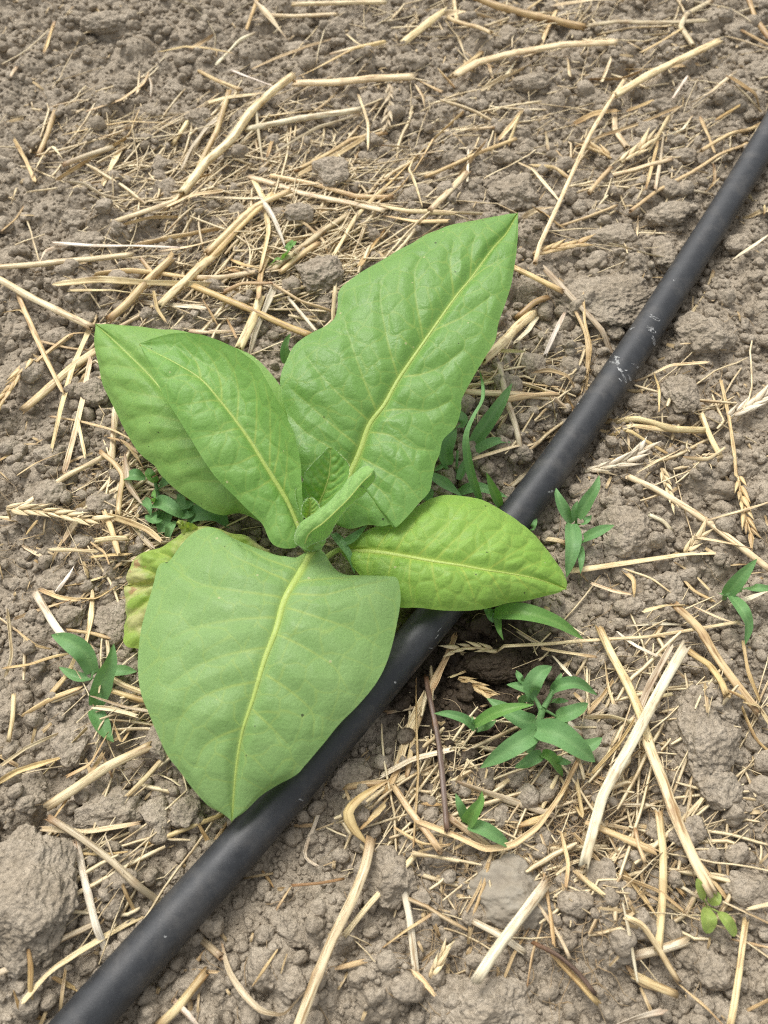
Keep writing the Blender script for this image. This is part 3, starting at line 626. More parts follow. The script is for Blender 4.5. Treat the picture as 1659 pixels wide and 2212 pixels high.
# right leaf over the pipe
leaf([(728, 1184), (760, 1187), (800, 1189), (830, 1192), (880, 1200), (930, 1209), (1000, 1220), (1055, 1230), (1130, 1242), (1172, 1253), (1225, 1272)],
     [(730, 1180), (770, 1160), (810, 1140), (850, 1128), (880, 1112), (905, 1093), (932, 1078), (965, 1072), (1000, 1074), (1044, 1083), (1090, 1106), (1130, 1135), (1160, 1166), (1190, 1202), (1215, 1235), (1227, 1262), (1225, 1272)],
     [(730, 1190), (760, 1222), (800, 1268), (835, 1298), (864, 1311), (905, 1312), (955, 1319), (1005, 1319), (1045, 1315), (1090, 1305), (1140, 1295), (1180, 1284), (1208, 1278), (1225, 1272)],
     [.026, .034, .039, .041, .040, .034, .025], [.026, .034, .037, .036, .033, .028, .025], [.026, .030, .031, .031, .030, .026, .025],
     M_E, 'yellow-green oval leaf reaching out over the pipe', veins=V_E, nv=11, pill=.0011, tert=.00045, bul=(.004, .004), rib=.0030, nt_=320, ns=80, slant=(1.05, .32), seed=4, wav=.0012, start=ST_(.024), hair=0, cell=.008)
# upper left leaf
leaf([(655, 1168), (646, 1140), (632, 1105), (615, 1070), (575, 1005), (545, 955), (510, 905), (475, 860), (435, 815), (380, 780), (330, 755), (300, 742)],
     [(650, 1172), (635, 1183), (612, 1184), (592, 1177), (580, 1160), (565, 1130), (530, 1095), (495, 1060), (465, 1028), (440, 990), (415, 950), (390, 910), (360, 862), (335, 818), (320, 788), (306, 758), (300, 742)],
     [(657, 1164), (656, 1110), (652, 1050), (651, 1010), (645, 970), (635, 930), (615, 885), (595, 850), (575, 815), (560, 790), (530, 765), (500, 747), (450, 727), (415, 720), (375, 720), (340, 728), (315, 737), (300, 742)],
     [.048, .056, .064, .071, .077, .080, .080], [.048, .050, .058, .066, .073, .078, .080], [.048, .068, .080, .085, .085, .083, .080],
     M_C, 'fresh green leaf with an upturned margin overlapping the duller left leaf', veins=V_C, nv=9, pill=.0010, tert=.0004, bul=(.003, -.006), rib=.0030, nt_=340, ns=80, slant=(.3, 1.9), seed=5, wav=.0010, start=ST_(.046), hair=0)
# front leaf hanging towards the pipe
leaf([(678, 1180), (660, 1215), (640, 1248), (622, 1278), (610, 1305), (595, 1360), (570, 1425), (545, 1510), (522, 1582), (508, 1668), (500, 1777)],
     [(672, 1182), (635, 1206), (600, 1200), (565, 1190), (525, 1176), (495, 1162), (470, 1146), (445, 1141), (415, 1154), (390, 1180), (368, 1212), (346, 1223), (335, 1260), (320, 1315), (305, 1380), (300, 1440), (306, 1495), (324, 1540), (340, 1580), (362, 1630), (395, 1672), (425, 1712), (452, 1741), (480, 1758), (500, 1777)],
     [(682, 1180), (700, 1192), (722, 1226), (752, 1241), (800, 1243), (838, 1245), (858, 1252), (864, 1290), (858, 1340), (845, 1400), (826, 1450), (800, 1490), (770, 1525), (735, 1560), (700, 1602), (660, 1650), (640, 1672), (600, 1696), (562, 1721), (530, 1752), (500, 1777)],
     [.046, .052, .054, .052, .047, .038, .027], [.046, .042, .040, .042, .042, .036, .027], [.046, .046, .043, .043, .040, .034, .027],
     M_B, 'broad dusty green leaf arching forward, its pointed tip hanging at the pipe', veins=V_B, nv=8, pill=.0013, tert=.0002, bul=(.004, .004), rib=.0046, nt_=420, ns=92, slant=(.3, .65), seed=6, wav=.0012, start=ST_(.044), hair=0, vcol=.95, cell=.012)
# heart of the plant
leaf([(668, 1118), (677, 1105), (695, 1073), (704, 1050), (711, 1027), (714, 998), (714, 966)],
     [(664, 1118), (649, 1112), (640, 1087), (638, 1073), (639, 1055), (654, 1039), (661, 1018), (688, 989), (714, 966)],
     [(672, 1116), (690, 1106), (715, 1085), (740, 1060), (752, 1037), (755, 1014), (750, 998), (731, 980), (714, 966)],
     [.052, .054, .060, .066, .072], [.054, .060, .066, .070, .072], [.054, .060, .064, .068, .072],
     M_A, 'small upright heart leaf behind the folded downy leaf', vcol=.6, nv=8, pill=.0006, tert=.0003, rib=.0012, nt_=80, ns=30, seed=7, start=ST_(.05), hair=400, cell=.004, wav=.0006, bul=(-.002, -.002))
leaf([(663, 1124), (667, 1108), (670, 1092), (668, 1076)], [(660, 1124), (653, 1110), (656, 1088), (668, 1076)], [(668, 1124), (686, 1110), (689, 1094), (680, 1081), (668, 1076)],
     [.056, .060, .063, .066], [.056, .062, .065, .066], [.056, .062, .065, .066], M_C, 'tiny innermost bud leaf', nv=5, pill=.0004, rib=.0008, nt_=40, ns=16, seed=8, hair=200, cell=.003, wav=.0004)
leaf([(656, 1180), (668, 1152), (700, 1128), (730, 1100), (755, 1075), (780, 1045), (798, 1027), (808, 1016)],
     [(652, 1182), (636, 1170), (638, 1148), (649, 1130), (677, 1112), (700, 1096), (722, 1075), (738, 1057), (752, 1037), (768, 1023), (782, 1011), (796, 1008), (808, 1016)],
     [(659, 1184), (680, 1174), (702, 1165), (714, 1153), (724, 1136), (745, 1108), (768, 1085), (790, 1067), (793, 1058), (807, 1041), (812, 1027), (808, 1016)],
     [.060, .072, .080, .086, .090, .092], [.058, .062, .066, .072, .080, .090], [.056, .058, .062, .070, .080, .090],
     M_F, 'narrow downy young leaf folded lengthwise, leaning over the heart', nv=6, pill=.0005, tert=.0003, rib=.0010, nt_=90, ns=34, seed=10, start=ST_(.056), hair=1100, cell=.005, bul=(.004, .004), groove=.0, wav=.0008, vcol=.35)
# axil piece closing the crown between folded leaf and front leaf
leaf([(650, 1172), (668, 1176), (690, 1172), (712, 1158)], [(646, 1180), (665, 1190), (695, 1186), (712, 1158)], [(650, 1168), (668, 1160), (692, 1154), (712, 1158)],
     [.05, .052, .053, .054], [.047, .048, .049, .054], [.052, .054, .055, .054], M_F, 'short crinkled base of the folded leaf', nv=3, rib=.0006, nt_=30, ns=12, seed=12, hair=150, wav=.0015)

# ------------------------------------------------------------------ weeds
def blade(P3, w, parent, base, mat, fold=.18, roll=0.0, n=18, ns=7, shape=0, label=None):
    P = catmull(P3, n); T, B, N = frames(P); t = np.linspace(0, 1, n)
    if shape == 1: prof = np.sin(np.pi * np.clip(t*.93 + .05, 0, 1)) ** .6
    else: prof = (t + .06)**.45 * (1 - t)**.85; prof = prof / prof.max(); prof = np.maximum(prof, .02)
    s = np.linspace(-1, 1, ns); cr, sr = math.cos(roll), math.sin(roll)
    Bq = cr*B + sr*N; Nq = -sr*B + cr*N
    wv = (.05 * np.sin(t*9 + w*3000))[:, None]
    V = P[:, None] + (w/2*prof)[:, None, None] * (s[None, :, None]*Bq[:, None] + ((np.abs(s)**1.3*fold)[None, :] + wv*s[None, :])[..., None]*2*Nq[:, None])
    o = link('leaf', mesh_np('blade', V.reshape(-1, 3) - base, grid_faces(n, ns), attrs={'vein': np.tile(np.exp(-(s/.12)**2)*.6, n)}), mat, parent)
    return o
def weed(name, label, conv, base, leaves, mat=M_W, stems=(), group=None, zb=.006, cat='weed'):
    """conv(x,y)->photo px; leaves: (pts, width px in that crop, zs, kwargs)"""
    bx, by = conv(*base); b0 = ray(bx, by, .004); b0[2] = gz(b0[0], b0[1])
    e = empty(name, tuple(b0)); tag(e, label, cat, group); sc = (conv(1, 0)[0] - conv(0, 0)[0])
    for L in leaves:
        pts, w, zs = L[:3]; kw = L[3] if len(L) > 3 else {}
        zz_ = zlist(zs, len(pts)); P3 = []
        for (x, y), z in zip(pts, zz_):
            q = conv(x, y); p = ray(q[0], q[1], z); g = float(gz(p[0], p[1]))
            if z < g + .004: p = ray(q[0], q[1], g + .004)
            P3.append(p)
        my = conv(*pts[len(pts)//2])[1]
        m_ = kw.pop('mat', mat); blade(np.array(P3), w*sc*mpp(my, .015), e, b0, m_, **kw)
    for pts, w, zs in stems:
        zz_ = zlist(zs, len(pts)); P3 = np.array([ray(*conv(x, y), z) for (x, y), z in zip(pts, zz_)])
        P = catmull(P3, 10); r0 = w*sc*mpp(conv(*pts[0])[1], .01)/2
        V, F = tube(P, np.linspace(r0, r0*.75, 10), 8); link('stem', mesh_np('stem', V - b0, F, attrs={'vein': np.full(len(V), .5)}), mat, e)
    return e
c5 = lambda x, y: cd(5, (x, y)); c6 = lambda x, y: cd(6, (x, y)); c8 = lambda x, y: cd(8, (x, y)); c3 = lambda x, y: cd(3, (x, y)); c1 = lambda x, y: cd(1, (x, y))
cA = lambda x, y: (918 + .2685*x, 756 + .2685*y); cB = lambda x, y: (918 + .2604*x, 1350 + .2604*y); cL = lambda x, y: (216 + .1953*x, 918 + .1953*y); cH = lambda x, y: (540 + .2279*x, 918 + .2279*y)
lo, hi, ar = [.006, .014, .012], [.008, .02, .026], [.01, .022, .016]
weed('grass_weed', 'narrow weed with three pointed blue-green leaves beside the yellowed leaf', c5, (400, 900), [
    ([(405, 745), (370, 665), (300, 612), (222, 583)], 88, [.014, .022, .024, .02], dict(roll=.3)), ([(412, 890), (448, 785), (478, 705), (491, 620)], 84, [.008, .018, .026, .03], dict(roll=-.5)),
    ([(468, 742), (530, 738), (592, 742)], 52, lo), ([(404, 905), (428, 950), (460, 1010), (491, 1046)], 74, [.012, .012, .01, .006], dict(roll=.3)), ([(395, 765), (335, 765), (255, 722)], 44, lo)],
    stems=[([(402, 905), (392, 820), (408, 735)], 30, [.002, .008, .014]), ([(380, 880), (375, 800), (360, 740)], 16, [.002, .006, .01])])
weed('grass_weed', 'five-leaved star-like weed hugging the far side of the pipe', cA, (1200, 1420), [
    ([(1172, 1402), (1115, 1290), (1070, 1180), (1055, 1110)], 105, [.01, .018, .022, .022]), ([(1180, 1400), (1190, 1550), (1172, 1680), (1138, 1832)], 135, [.012, .016, .014, .008]),
    ([(1230, 1350), (1305, 1220), (1370, 1115), (1402, 1008)], 105, [.012, .02, .026, .028]), ([(1205, 1372), (1200, 1290), (1228, 1212)], 58, [.012, .018, .022]), ([(1240, 1412), (1290, 1380), (1342, 1328)], 62, lo),
    ([(1258, 1532), (1350, 1485), (1440, 1442), (1524, 1408)], 92, [.012, .018, .02, .018]), ([(1240, 1560), (1256, 1680), (1250, 1800)], 64, lo), ([(850, 1470), (875, 1410), (900, 1350)], 50, lo)],
    stems=[([(1210, 1440), (1215, 1390), (1218, 1340)], 26, [.003, .008, .014]), ([(1215, 1440), (1235, 1490), (1258, 1530)], 20, [.004, .008, .012])])
weed('bluish_weed', 'bushy low weed with many bluish lance leaves at the edge of the damp hollow', cB, (930, 900), [
    ([(930, 872), (1100, 905), (1270, 1020), (1412, 1137)], 205, [.022, .028, .026, .018], dict(roll=-.1)), ([(925, 895), (800, 965), (630, 1075), (458, 1187)], 160, [.020, .024, .02, .012], dict(roll=.15)),
    ([(920, 805), (820, 800), (670, 710), (513, 608)], 150, [.012, .016, .016, .014]), ([(895, 585), (890, 500), (955, 400), (1052, 343)], 150, [.016, .024, .026, .022]),
    ([(910, 605), (870, 540), (780, 510), (678, 494)], 95, [.016, .02, .02, .016]), ([(842, 515), (790, 445), (758, 376)], 72, ar), ([(1060, 552), (1130, 503), (1260, 490), (1430, 582)], 105, [.016, .024, .024, .014], dict(fold=.3)),
    ([(1050, 640), (1120, 630), (1192, 630)], 62, lo), ([(1088, 762), (1180, 742), (1270, 700), (1352, 648)], 125, [.012, .018, .018, .014]), ([(1120, 780), (1145, 850), (1182, 912)], 105, lo),
    ([(1050, 562), (1100, 480), (1132, 398)], 62, ar), ([(972, 1068), (900, 1110), (830, 1150), (743, 1182)], 105, [.012, .014, .012, .008]), ([(968, 1070), (1040, 1095), (1090, 1170), (1144, 1258)], 90, [.012, .016, .012, .006], dict(fold=.3, mat=M_W2)),
    ([(1230, 1050), (1370, 1000), (1472, 934)], 120, [.010, .014, .014]), ([(885, 915), (880, 1000), (865, 1082)], 42, ar), ([(1060, 1110), (1140, 1135), (1215, 1140)], 85, lo), ([(790, 660), (850, 612), (905, 655)], 92, lo)],
    stems=[([(865, 1085), (925, 880), (975, 700)], 75, [.003, .012, .018]), ([(960, 700), (930, 640), (890, 570)], 40, [.016, .016, .016]), ([(985, 690), (1030, 610), (1065, 545)], 50, [.016, .016, .016]), ([(965, 690), (1040, 730), (1095, 765)], 28, [.016, .014, .012])])
weed('grass_weed', 'sprout with two long pale-green blades spread over the damp hollow', cB, (425, 870), [
    ([(415, 828), (580, 735), (750, 685), (905, 662)], 110, [.014, .024, .028, .026], dict(mat=M_W2, roll=.2)), ([(415, 862), (330, 785), (200, 742), (74, 734)], 84, [.012, .018, .02, .016]), ([(440, 872), (525, 840), (592, 788)], 64, lo), ([(405, 840), (395, 790), (390, 755)], 30, ar)],
    stems=[([(432, 880), (415, 840), (395, 790)], 24, [.0, .006, .012])])
weed('grass_weed', 'tiny sprout with three leaves among curled straw below the bushy weed', cB, (345, 1650), [
    ([(332, 1605), (290, 1500), (254, 1398)], 84, [.012, .018, .02]), ([(348, 1645), (400, 1560), (460, 1465), (472, 1378)], 118, [.012, .02, .024, .026], dict(mat=M_W2, fold=.3)), ([(365, 1660), (480, 1690), (600, 1760), (722, 1853)], 118, [.012, .016, .014, .008])],
    stems=[([(345, 1665), (342, 1630), (340, 1600)], 24, [.002, .006, .012])])
weed('grass_weed', 'pointed three-leaved weed apart from the others near papery straw', c6, (1472, 412), [
    ([(1478, 412), (1530, 350), (1572, 300), (1612, 254)], 62, [.01, .02, .026, .03]), ([(1545, 388), (1620, 382), (1710, 386)], 40, ar), ([(1498, 415), (1550, 480), (1574, 545), (1560, 626)], 58, [.012, .018, .014, .008]), ([(1445, 402), (1462, 412)], 22, lo)],
    stems=[([(1470, 425), (1480, 410), (1545, 388)], 22, [.002, .01, .014])])
weed('clover_seedling', 'yellowish seedling with four small oval leaves beside a split stalk', c8, (1395, 680), [
    ([(1380, 645), (1365, 600), (1352, 555)], 42, [.012, .016, .018], dict(shape=1)), ([(1408, 665), (1430, 640), (1452, 622)], 54, [.012, .014, .014], dict(shape=1)), ([(1396, 682), (1400, 735), (1400, 792)], 68, [.012, .014, .01], dict(shape=1)), ([(1448, 702), (1485, 745), (1517, 803)], 52, [.012, .014, .01], dict(shape=1))],
    mat=M_W3, stems=[([(1398, 690), (1394, 670), (1380, 645)], 9, [.002, .008, .012]), ([(1396, 675), (1425, 690), (1450, 703)], 9, [.008, .012, .012])])
weed('grass_weed', 'grass tuft with one long twisted blade behind the yellow-green leaf', cA, (270, 1080), [
    ([(440, 1210), (385, 1040), (348, 850), (345, 680), (405, 530), (468, 410), (470, 290), (438, 155)], 66, [.012, .03, .045, .055, .06, .06, .058, .055], dict(roll=.8, fold=.25, n=30)),
    ([(378, 765), (480, 612), (590, 450), (702, 266)], 118, [.012, .02, .026, .03], dict(roll=-.4, fold=.3)), ([(385, 832), (500, 762), (600, 732), (692, 746)], 90, [.01, .016, .016, .01]),
    ([(180, 930), (165, 820), (205, 720), (252, 636)], 118, [.012, .02, .022, .02]), ([(40, 1010), (160, 1085), (300, 1180)], 118, [.014, .02, .016], dict(roll=.2)), ([(605, 1258), (545, 1120), (494, 985)], 82, [.012, .024, .034], dict(mat=M_W2, roll=.4)),
    ([(270, 1150), (430, 1112), (665, 1185)], 105, lo), ([(240, 640), (300, 580), (292, 488)], 92, ar), ([(80, 970), (130, 940), (172, 898)], 42, lo), ([(270, 1045), (315, 930), (375, 820)], 66, [.004, .012, .018]), ([(0, 1210), (30, 1150), (60, 1120)], 100, lo)],
    stems=[([(255, 1065), (255, 960), (262, 810)], 26, [.002, .01, .018]), ([(250, 1065), (200, 990), (150, 920)], 44, [.002, .008, .012])])
weed('creeping_weed', 'low weed with rounded blue-green leaves shaded under the left leaves', cL, (640, 900), [
    ([(598, 862), (720, 880), (830, 950), (942, 1042)], 195, [.012, .018, .018, .012]), ([(268, 580), (385, 560), (505, 592)], 153, [.012, .016, .012], dict(shape=1)), ([(612, 640), (560, 560), (528, 476)], 117, ar, dict(mat=M_W2)),
    ([(602, 850), (594, 790), (602, 706)], 62, ar, dict(mat=M_W2)), ([(720, 950), (705, 1080), (660, 1225)], 214, [.006, .010, .008]), ([(970, 1062), (1100, 985), (1300, 1000), (1425, 1140)], 247, [.008, .014, .014, .008]), ([(760, 1245), (780, 1140), (842, 1060)], 117, lo),
    ([(800, 830), (930, 890), (1050, 850)], 195, lo), ([(480, 830), (540, 900), (562, 1005)], 117, lo), ([(640, 700), (720, 640), (790, 620)], 169, lo), ([(850, 960), (960, 1000), (1060, 960)], 156, lo), ([(560, 990), (600, 1060), (700, 1050)], 143, lo)],
    stems=[([(640, 910), (650, 800), (612, 640)], 52, [.002, .006, .012])])
weed('grass_weed', 'single arching grass blade coming out from under the yellow-green leaf', c6, (475, 510), [
    ([(478, 492), (600, 488), (740, 528), (862, 602)], 80, [.012, .022, .02, .01], dict(mat=M_W2)), ([(488, 500), (496, 560), (516, 606)], 34, lo, dict(mat=M_W2)), ([(450, 470), (455, 505), (470, 530)], 40, lo)],
    stems=[([(478, 520), (474, 500), (478, 480)], 26, [.002, .006, .012])])
weed('grass_weed', 'lone leaf tip poking up behind the notch of the tall leaf', c3, (1240, 500), [([(1240, 490), (1238, 420), (1256, 360)], 52, [.006, .016, .026])])
weed('grass_weed', 'small light green shoot in the straw heap behind the plant', c1, (1190, 1130), [([(1168, 1145), (1200, 1120), (1225, 1128)], 30, lo, dict(mat=M_W2)), ([(1225, 1120), (1245, 1075), (1265, 1035)], 34, ar, dict(mat=M_W2)), ([(1235, 1110), (1262, 1060), (1280, 1040)], 26, ar, dict(mat=M_W2))])
weed('grass_weed', 'pale grass shoot growing against the tobacco stem', cH, (800, 1050), [([(790, 1030), (880, 1150), (950, 1260), (992, 1410)], 92, [.028, .032, .03, .026], dict(mat=M_W, roll=.3)), ([(870, 1140), (980, 1070), (1110, 950)], 80, [.03, .034, .036])])

# ------------------------------------------------------------------ straw
TONE = {'p': (.74, .60, .345), 'g': (.64, .475, .235), 'o': (.50, .345, .155), 'b': (.30, .175, .075), 'w': (.76, .67, .49), 'd': (.15, .10, .07), 'y': (.53, .435, .275)}
TNAME = {'p': 'cream', 'g': 'golden', 'o': 'ochre', 'b': 'brown', 'w': 'bleached', 'd': 'dark', 'y': 'greyish'}
CUR = [0]
def straw_path(P2, r, lift, zflat=False):
    dl = np.r_[0, np.cumsum(np.linalg.norm(np.diff(P2, axis=0), axis=1))]; n = max(10, int(dl[-1] / .0026)); u = np.linspace(0, dl[-1], n)
    Q = np.stack([np.interp(u, dl, P2[:, k]) for k in (0, 1)], 1)       # straight runs with slightly rounded kinks
    for _ in range(1): Q[1:-1] = (Q[:-2] + 2*Q[1:-1] + Q[2:]) / 4
    g = gz(Q[:, 0], Q[:, 1]); g = np.array([g[max(0, i-2):i+3].max() for i in range(n)])
    k = max(3, n//4); gp = np.pad(g, k, mode='edge'); s = np.convolve(gp, np.ones(2*k+1)/(2*k+1), mode='valid')
    lin = np.polyval(np.polyfit(u, g, 1), u); s = .7*lin + .3*s; s = s + .35*max(0., float((g - s).max()))
    z = s + r*.9 + lift
    pd = pipe_dist(Q[:, 0], Q[:, 1]); w = 1 - sm(.010, .026, pd)
    return np.c_[Q, z*(1-w) + (-.0042 + r*.6)*w]
def straw_mesh(P, w, kind, seed, wear0, wear1):
    r_ = np.random.default_rng(seed); n = len(P); T, B, N = frames(P); t = np.linspace(0, 1, n); ln = np.linalg.norm(np.diff(P, axis=0), axis=1).sum()
    ln_ = np.r_[0, np.cumsum(np.linalg.norm(np.diff(P, axis=0), axis=1))]
    wear = np.maximum(wear0*np.exp(-ln_/.004), wear1*np.exp(-(ln-ln_)/.004))
    if kind == 'r':                                        # hollow stalk: outer wall, rim, inner wall at both ends
        ns = 12; a = np.linspace(0, 2*np.pi, ns, endpoint=False)
        rad = w/2 * (1 + .03*np.interp(t, np.linspace(0, 1, 7), r_.normal(size=7)))
        if ln > .05:
            q = r_.uniform(.3, .7); rad = rad * (1 + .16*np.exp(-((t-q)*ln/.0018)**2)); wear = np.maximum(wear, .45*np.exp(-((t-q)*ln/.0022)**2))
        fl = r_.uniform(.5, .85); tw = r_.uniform(0, 3); cr = r_.normal(size=ns)*.05
        rr = rad[:, None]*(1 + cr[None]); ca, sa = np.cos(a+tw), np.sin(a+tw)*fl
        off = P[:, None]; V = off + rr[..., None]*(ca[None, :, None]*B[:, None] + sa[None, :, None]*N[:, None])
        jag = lambda: (r_.random(ns)*.9*w)[:, None]
        V[0] += T[0]*-jag(); V[-1] += T[-1]*jag()
        V0 = V[0] + (P[0]-V[0])*.35 + T[0]*w*.05; V1 = V[-1] + (P[-1]-V[-1])*.35 - T[-1]*w*.05
        V0b = P[0] + (V0-P[0])*.9 + T[0]*w*1.3; V1b = P[-1] + (V1-P[-1])*.9 - T[-1]*w*1.3
        A = np.concatenate([V0b[None], V0[None], V, V1[None], V1b[None]]); F = grid_faces(n+4, ns, True)
        wr = np.r_[.9, max(.4, wear[0]), wear, max(.4, wear[-1]), .9]; ll = np.r_[0, 0, ln_, ln, ln]
        uv = np.stack([np.repeat(ll, ns), np.tile(np.arange(ns)/ns*1.0, n+4)], 1)
        return mesh_np('stalk', A.reshape(-1, 3), F, uv=uv, attrs={'wear': np.repeat(wr, ns)})
    # split strip: curved shell with thickness
    ns = 6; s = np.linspace(-1, 1, ns); pw = 1 + .12*np.interp(t, np.linspace(0, 1, 6), r_.normal(size=6))
    tap = {'f': np.minimum(1, .82 + 3*np.minimum(t, 1-t)*2), 't': .6 + .4*np.sin(np.pi*t), 'l': np.clip(np.minimum(t*5+.35, (1-t)*2.2+.12), 0, 1)}[kind]
    hw = w/2*pw*tap; rl = r_.normal()*.5 + (t-.5)*r_.normal()*(1.6 if kind == 'l' else .8); cup = r_.uniform(.15, .5)*r_.choice([-1, 1])
    Bq = np.cos(rl)[:, None]*B + np.sin(rl)[:, None]*N; Nq = -np.sin(rl)[:, None]*B + np.cos(rl)[:, None]*N
    top = P[:, None] + hw[:, None, None]*(s[None, :, None]*Bq[:, None] + (cup*(1-s**2))[None, :, None]*Nq[:, None])
    th = (.00012 if kind == 'l' else .00025) ; bot = top - Nq[:, None]*th
    jag = lambda m: (r_.random(m)*1.8*w)[:, None]
    for arr in (top, bot):
        rs = np.random.default_rng(seed+1); arr[0] -= T[0]*(rs.random(ns)*1.5*w)[:, None]; arr[-1] += T[-1]*(rs.random(ns)*1.5*w)[:, None]
    A = np.concatenate([top, bot[:, ::-1]], 1); nc = 2*ns; F = grid_faces(n, nc, True)
    uv = np.stack([np.repeat(ln_, nc), np.tile(np.r_[s, s[::-1]]*.25, n)], 1)
    V = A.reshape(-1, 3); capF = [[0*nc + i for i in (0, 1, nc-2, nc-1)]] if False else []
    return mesh_np('strip', V, F, uv=uv, attrs={'wear': np.repeat(wear, nc)})
NSTRAW = 0
KN = {'r': 'hollow straw stalk', 'f': 'split straw strip', 't': 'wiry thin straw', 'l': 'papery leaf strip'}
USED = {}
def add_straw(pts_px, wpx, kind, tone, label=None, lift=None, seed=None, name=None, cat='straw'):
    global NSTRAW
    NSTRAW += 1; seed = seed or 2000 + NSTRAW; rs = random.Random(seed)
    P2 = np.array([ray(x, y, .006)[:2] for x, y in pts_px]); my = sum(p[1] for p in pts_px)/len(pts_px); w = max(.0007, wpx*mpp(my, .006))
    lf = (rs.uniform(0, .004) if lift is None else lift) + .0022
    P = straw_path(P2, w/2, lf)
    mid = P[len(P)//2].copy(); mid[2] = float(P[:, 2].min())
    me = straw_mesh(P - mid, w, kind, seed, rs.choice([0, .2, .5, .9]), rs.choice([0, .1, .3, .8]))
    me.materials.append(STRAW)
    o = link(name or {'r': 'straw_stalk', 'f': 'straw_strip', 't': 'straw_wisp', 'l': 'dry_leaf_strip'}[kind], me); o.location = mid
    c = TONE[tone]; j = rs.uniform(.86, 1.12); o.color = (c[0]*j, c[1]*j*rs.uniform(.97, 1.02), c[2]*j*rs.uniform(.9, 1.08), 1)
    if label is None:
        ln = np.linalg.norm(np.diff(P, axis=0), axis=1).sum(); ch = np.linalg.norm(P[-1]-P[0])
        a, d = near(mid[0], mid[1])
        sh = 'straight' if ch/ln > .988 else ('slightly bent' if ch/ln > .95 else 'curved')
        sz = 'long' if ln > .085 else ('short' if ln < .04 else 'mid-length')
        wd = 'broad ' if w > .0024 else ('narrow ' if w < .0016 else '')
        label = uniq([f"{sz} {sh} {TNAME[tone]} {KN[kind]} {'beside' if d < .05 else 'beyond'} {a}", f"{sz} {sh} {wd or 'medium-wide '}{TNAME[tone]} {KN[kind]} {'beside' if d < .05 else 'beyond'} {a}",
                      f"{sz} {sh} {TNAME[tone]} {KN[kind]} between {a} and {near2(mid[0], mid[1])}"])
    tag(o, label, cat, 'cut straw scattered over the soil')
    return o
def S(c, w, kt, *pts, **k): return add_straw([cd(c, p) for p in pts], w*.5, kt[0], kt[1], **k)
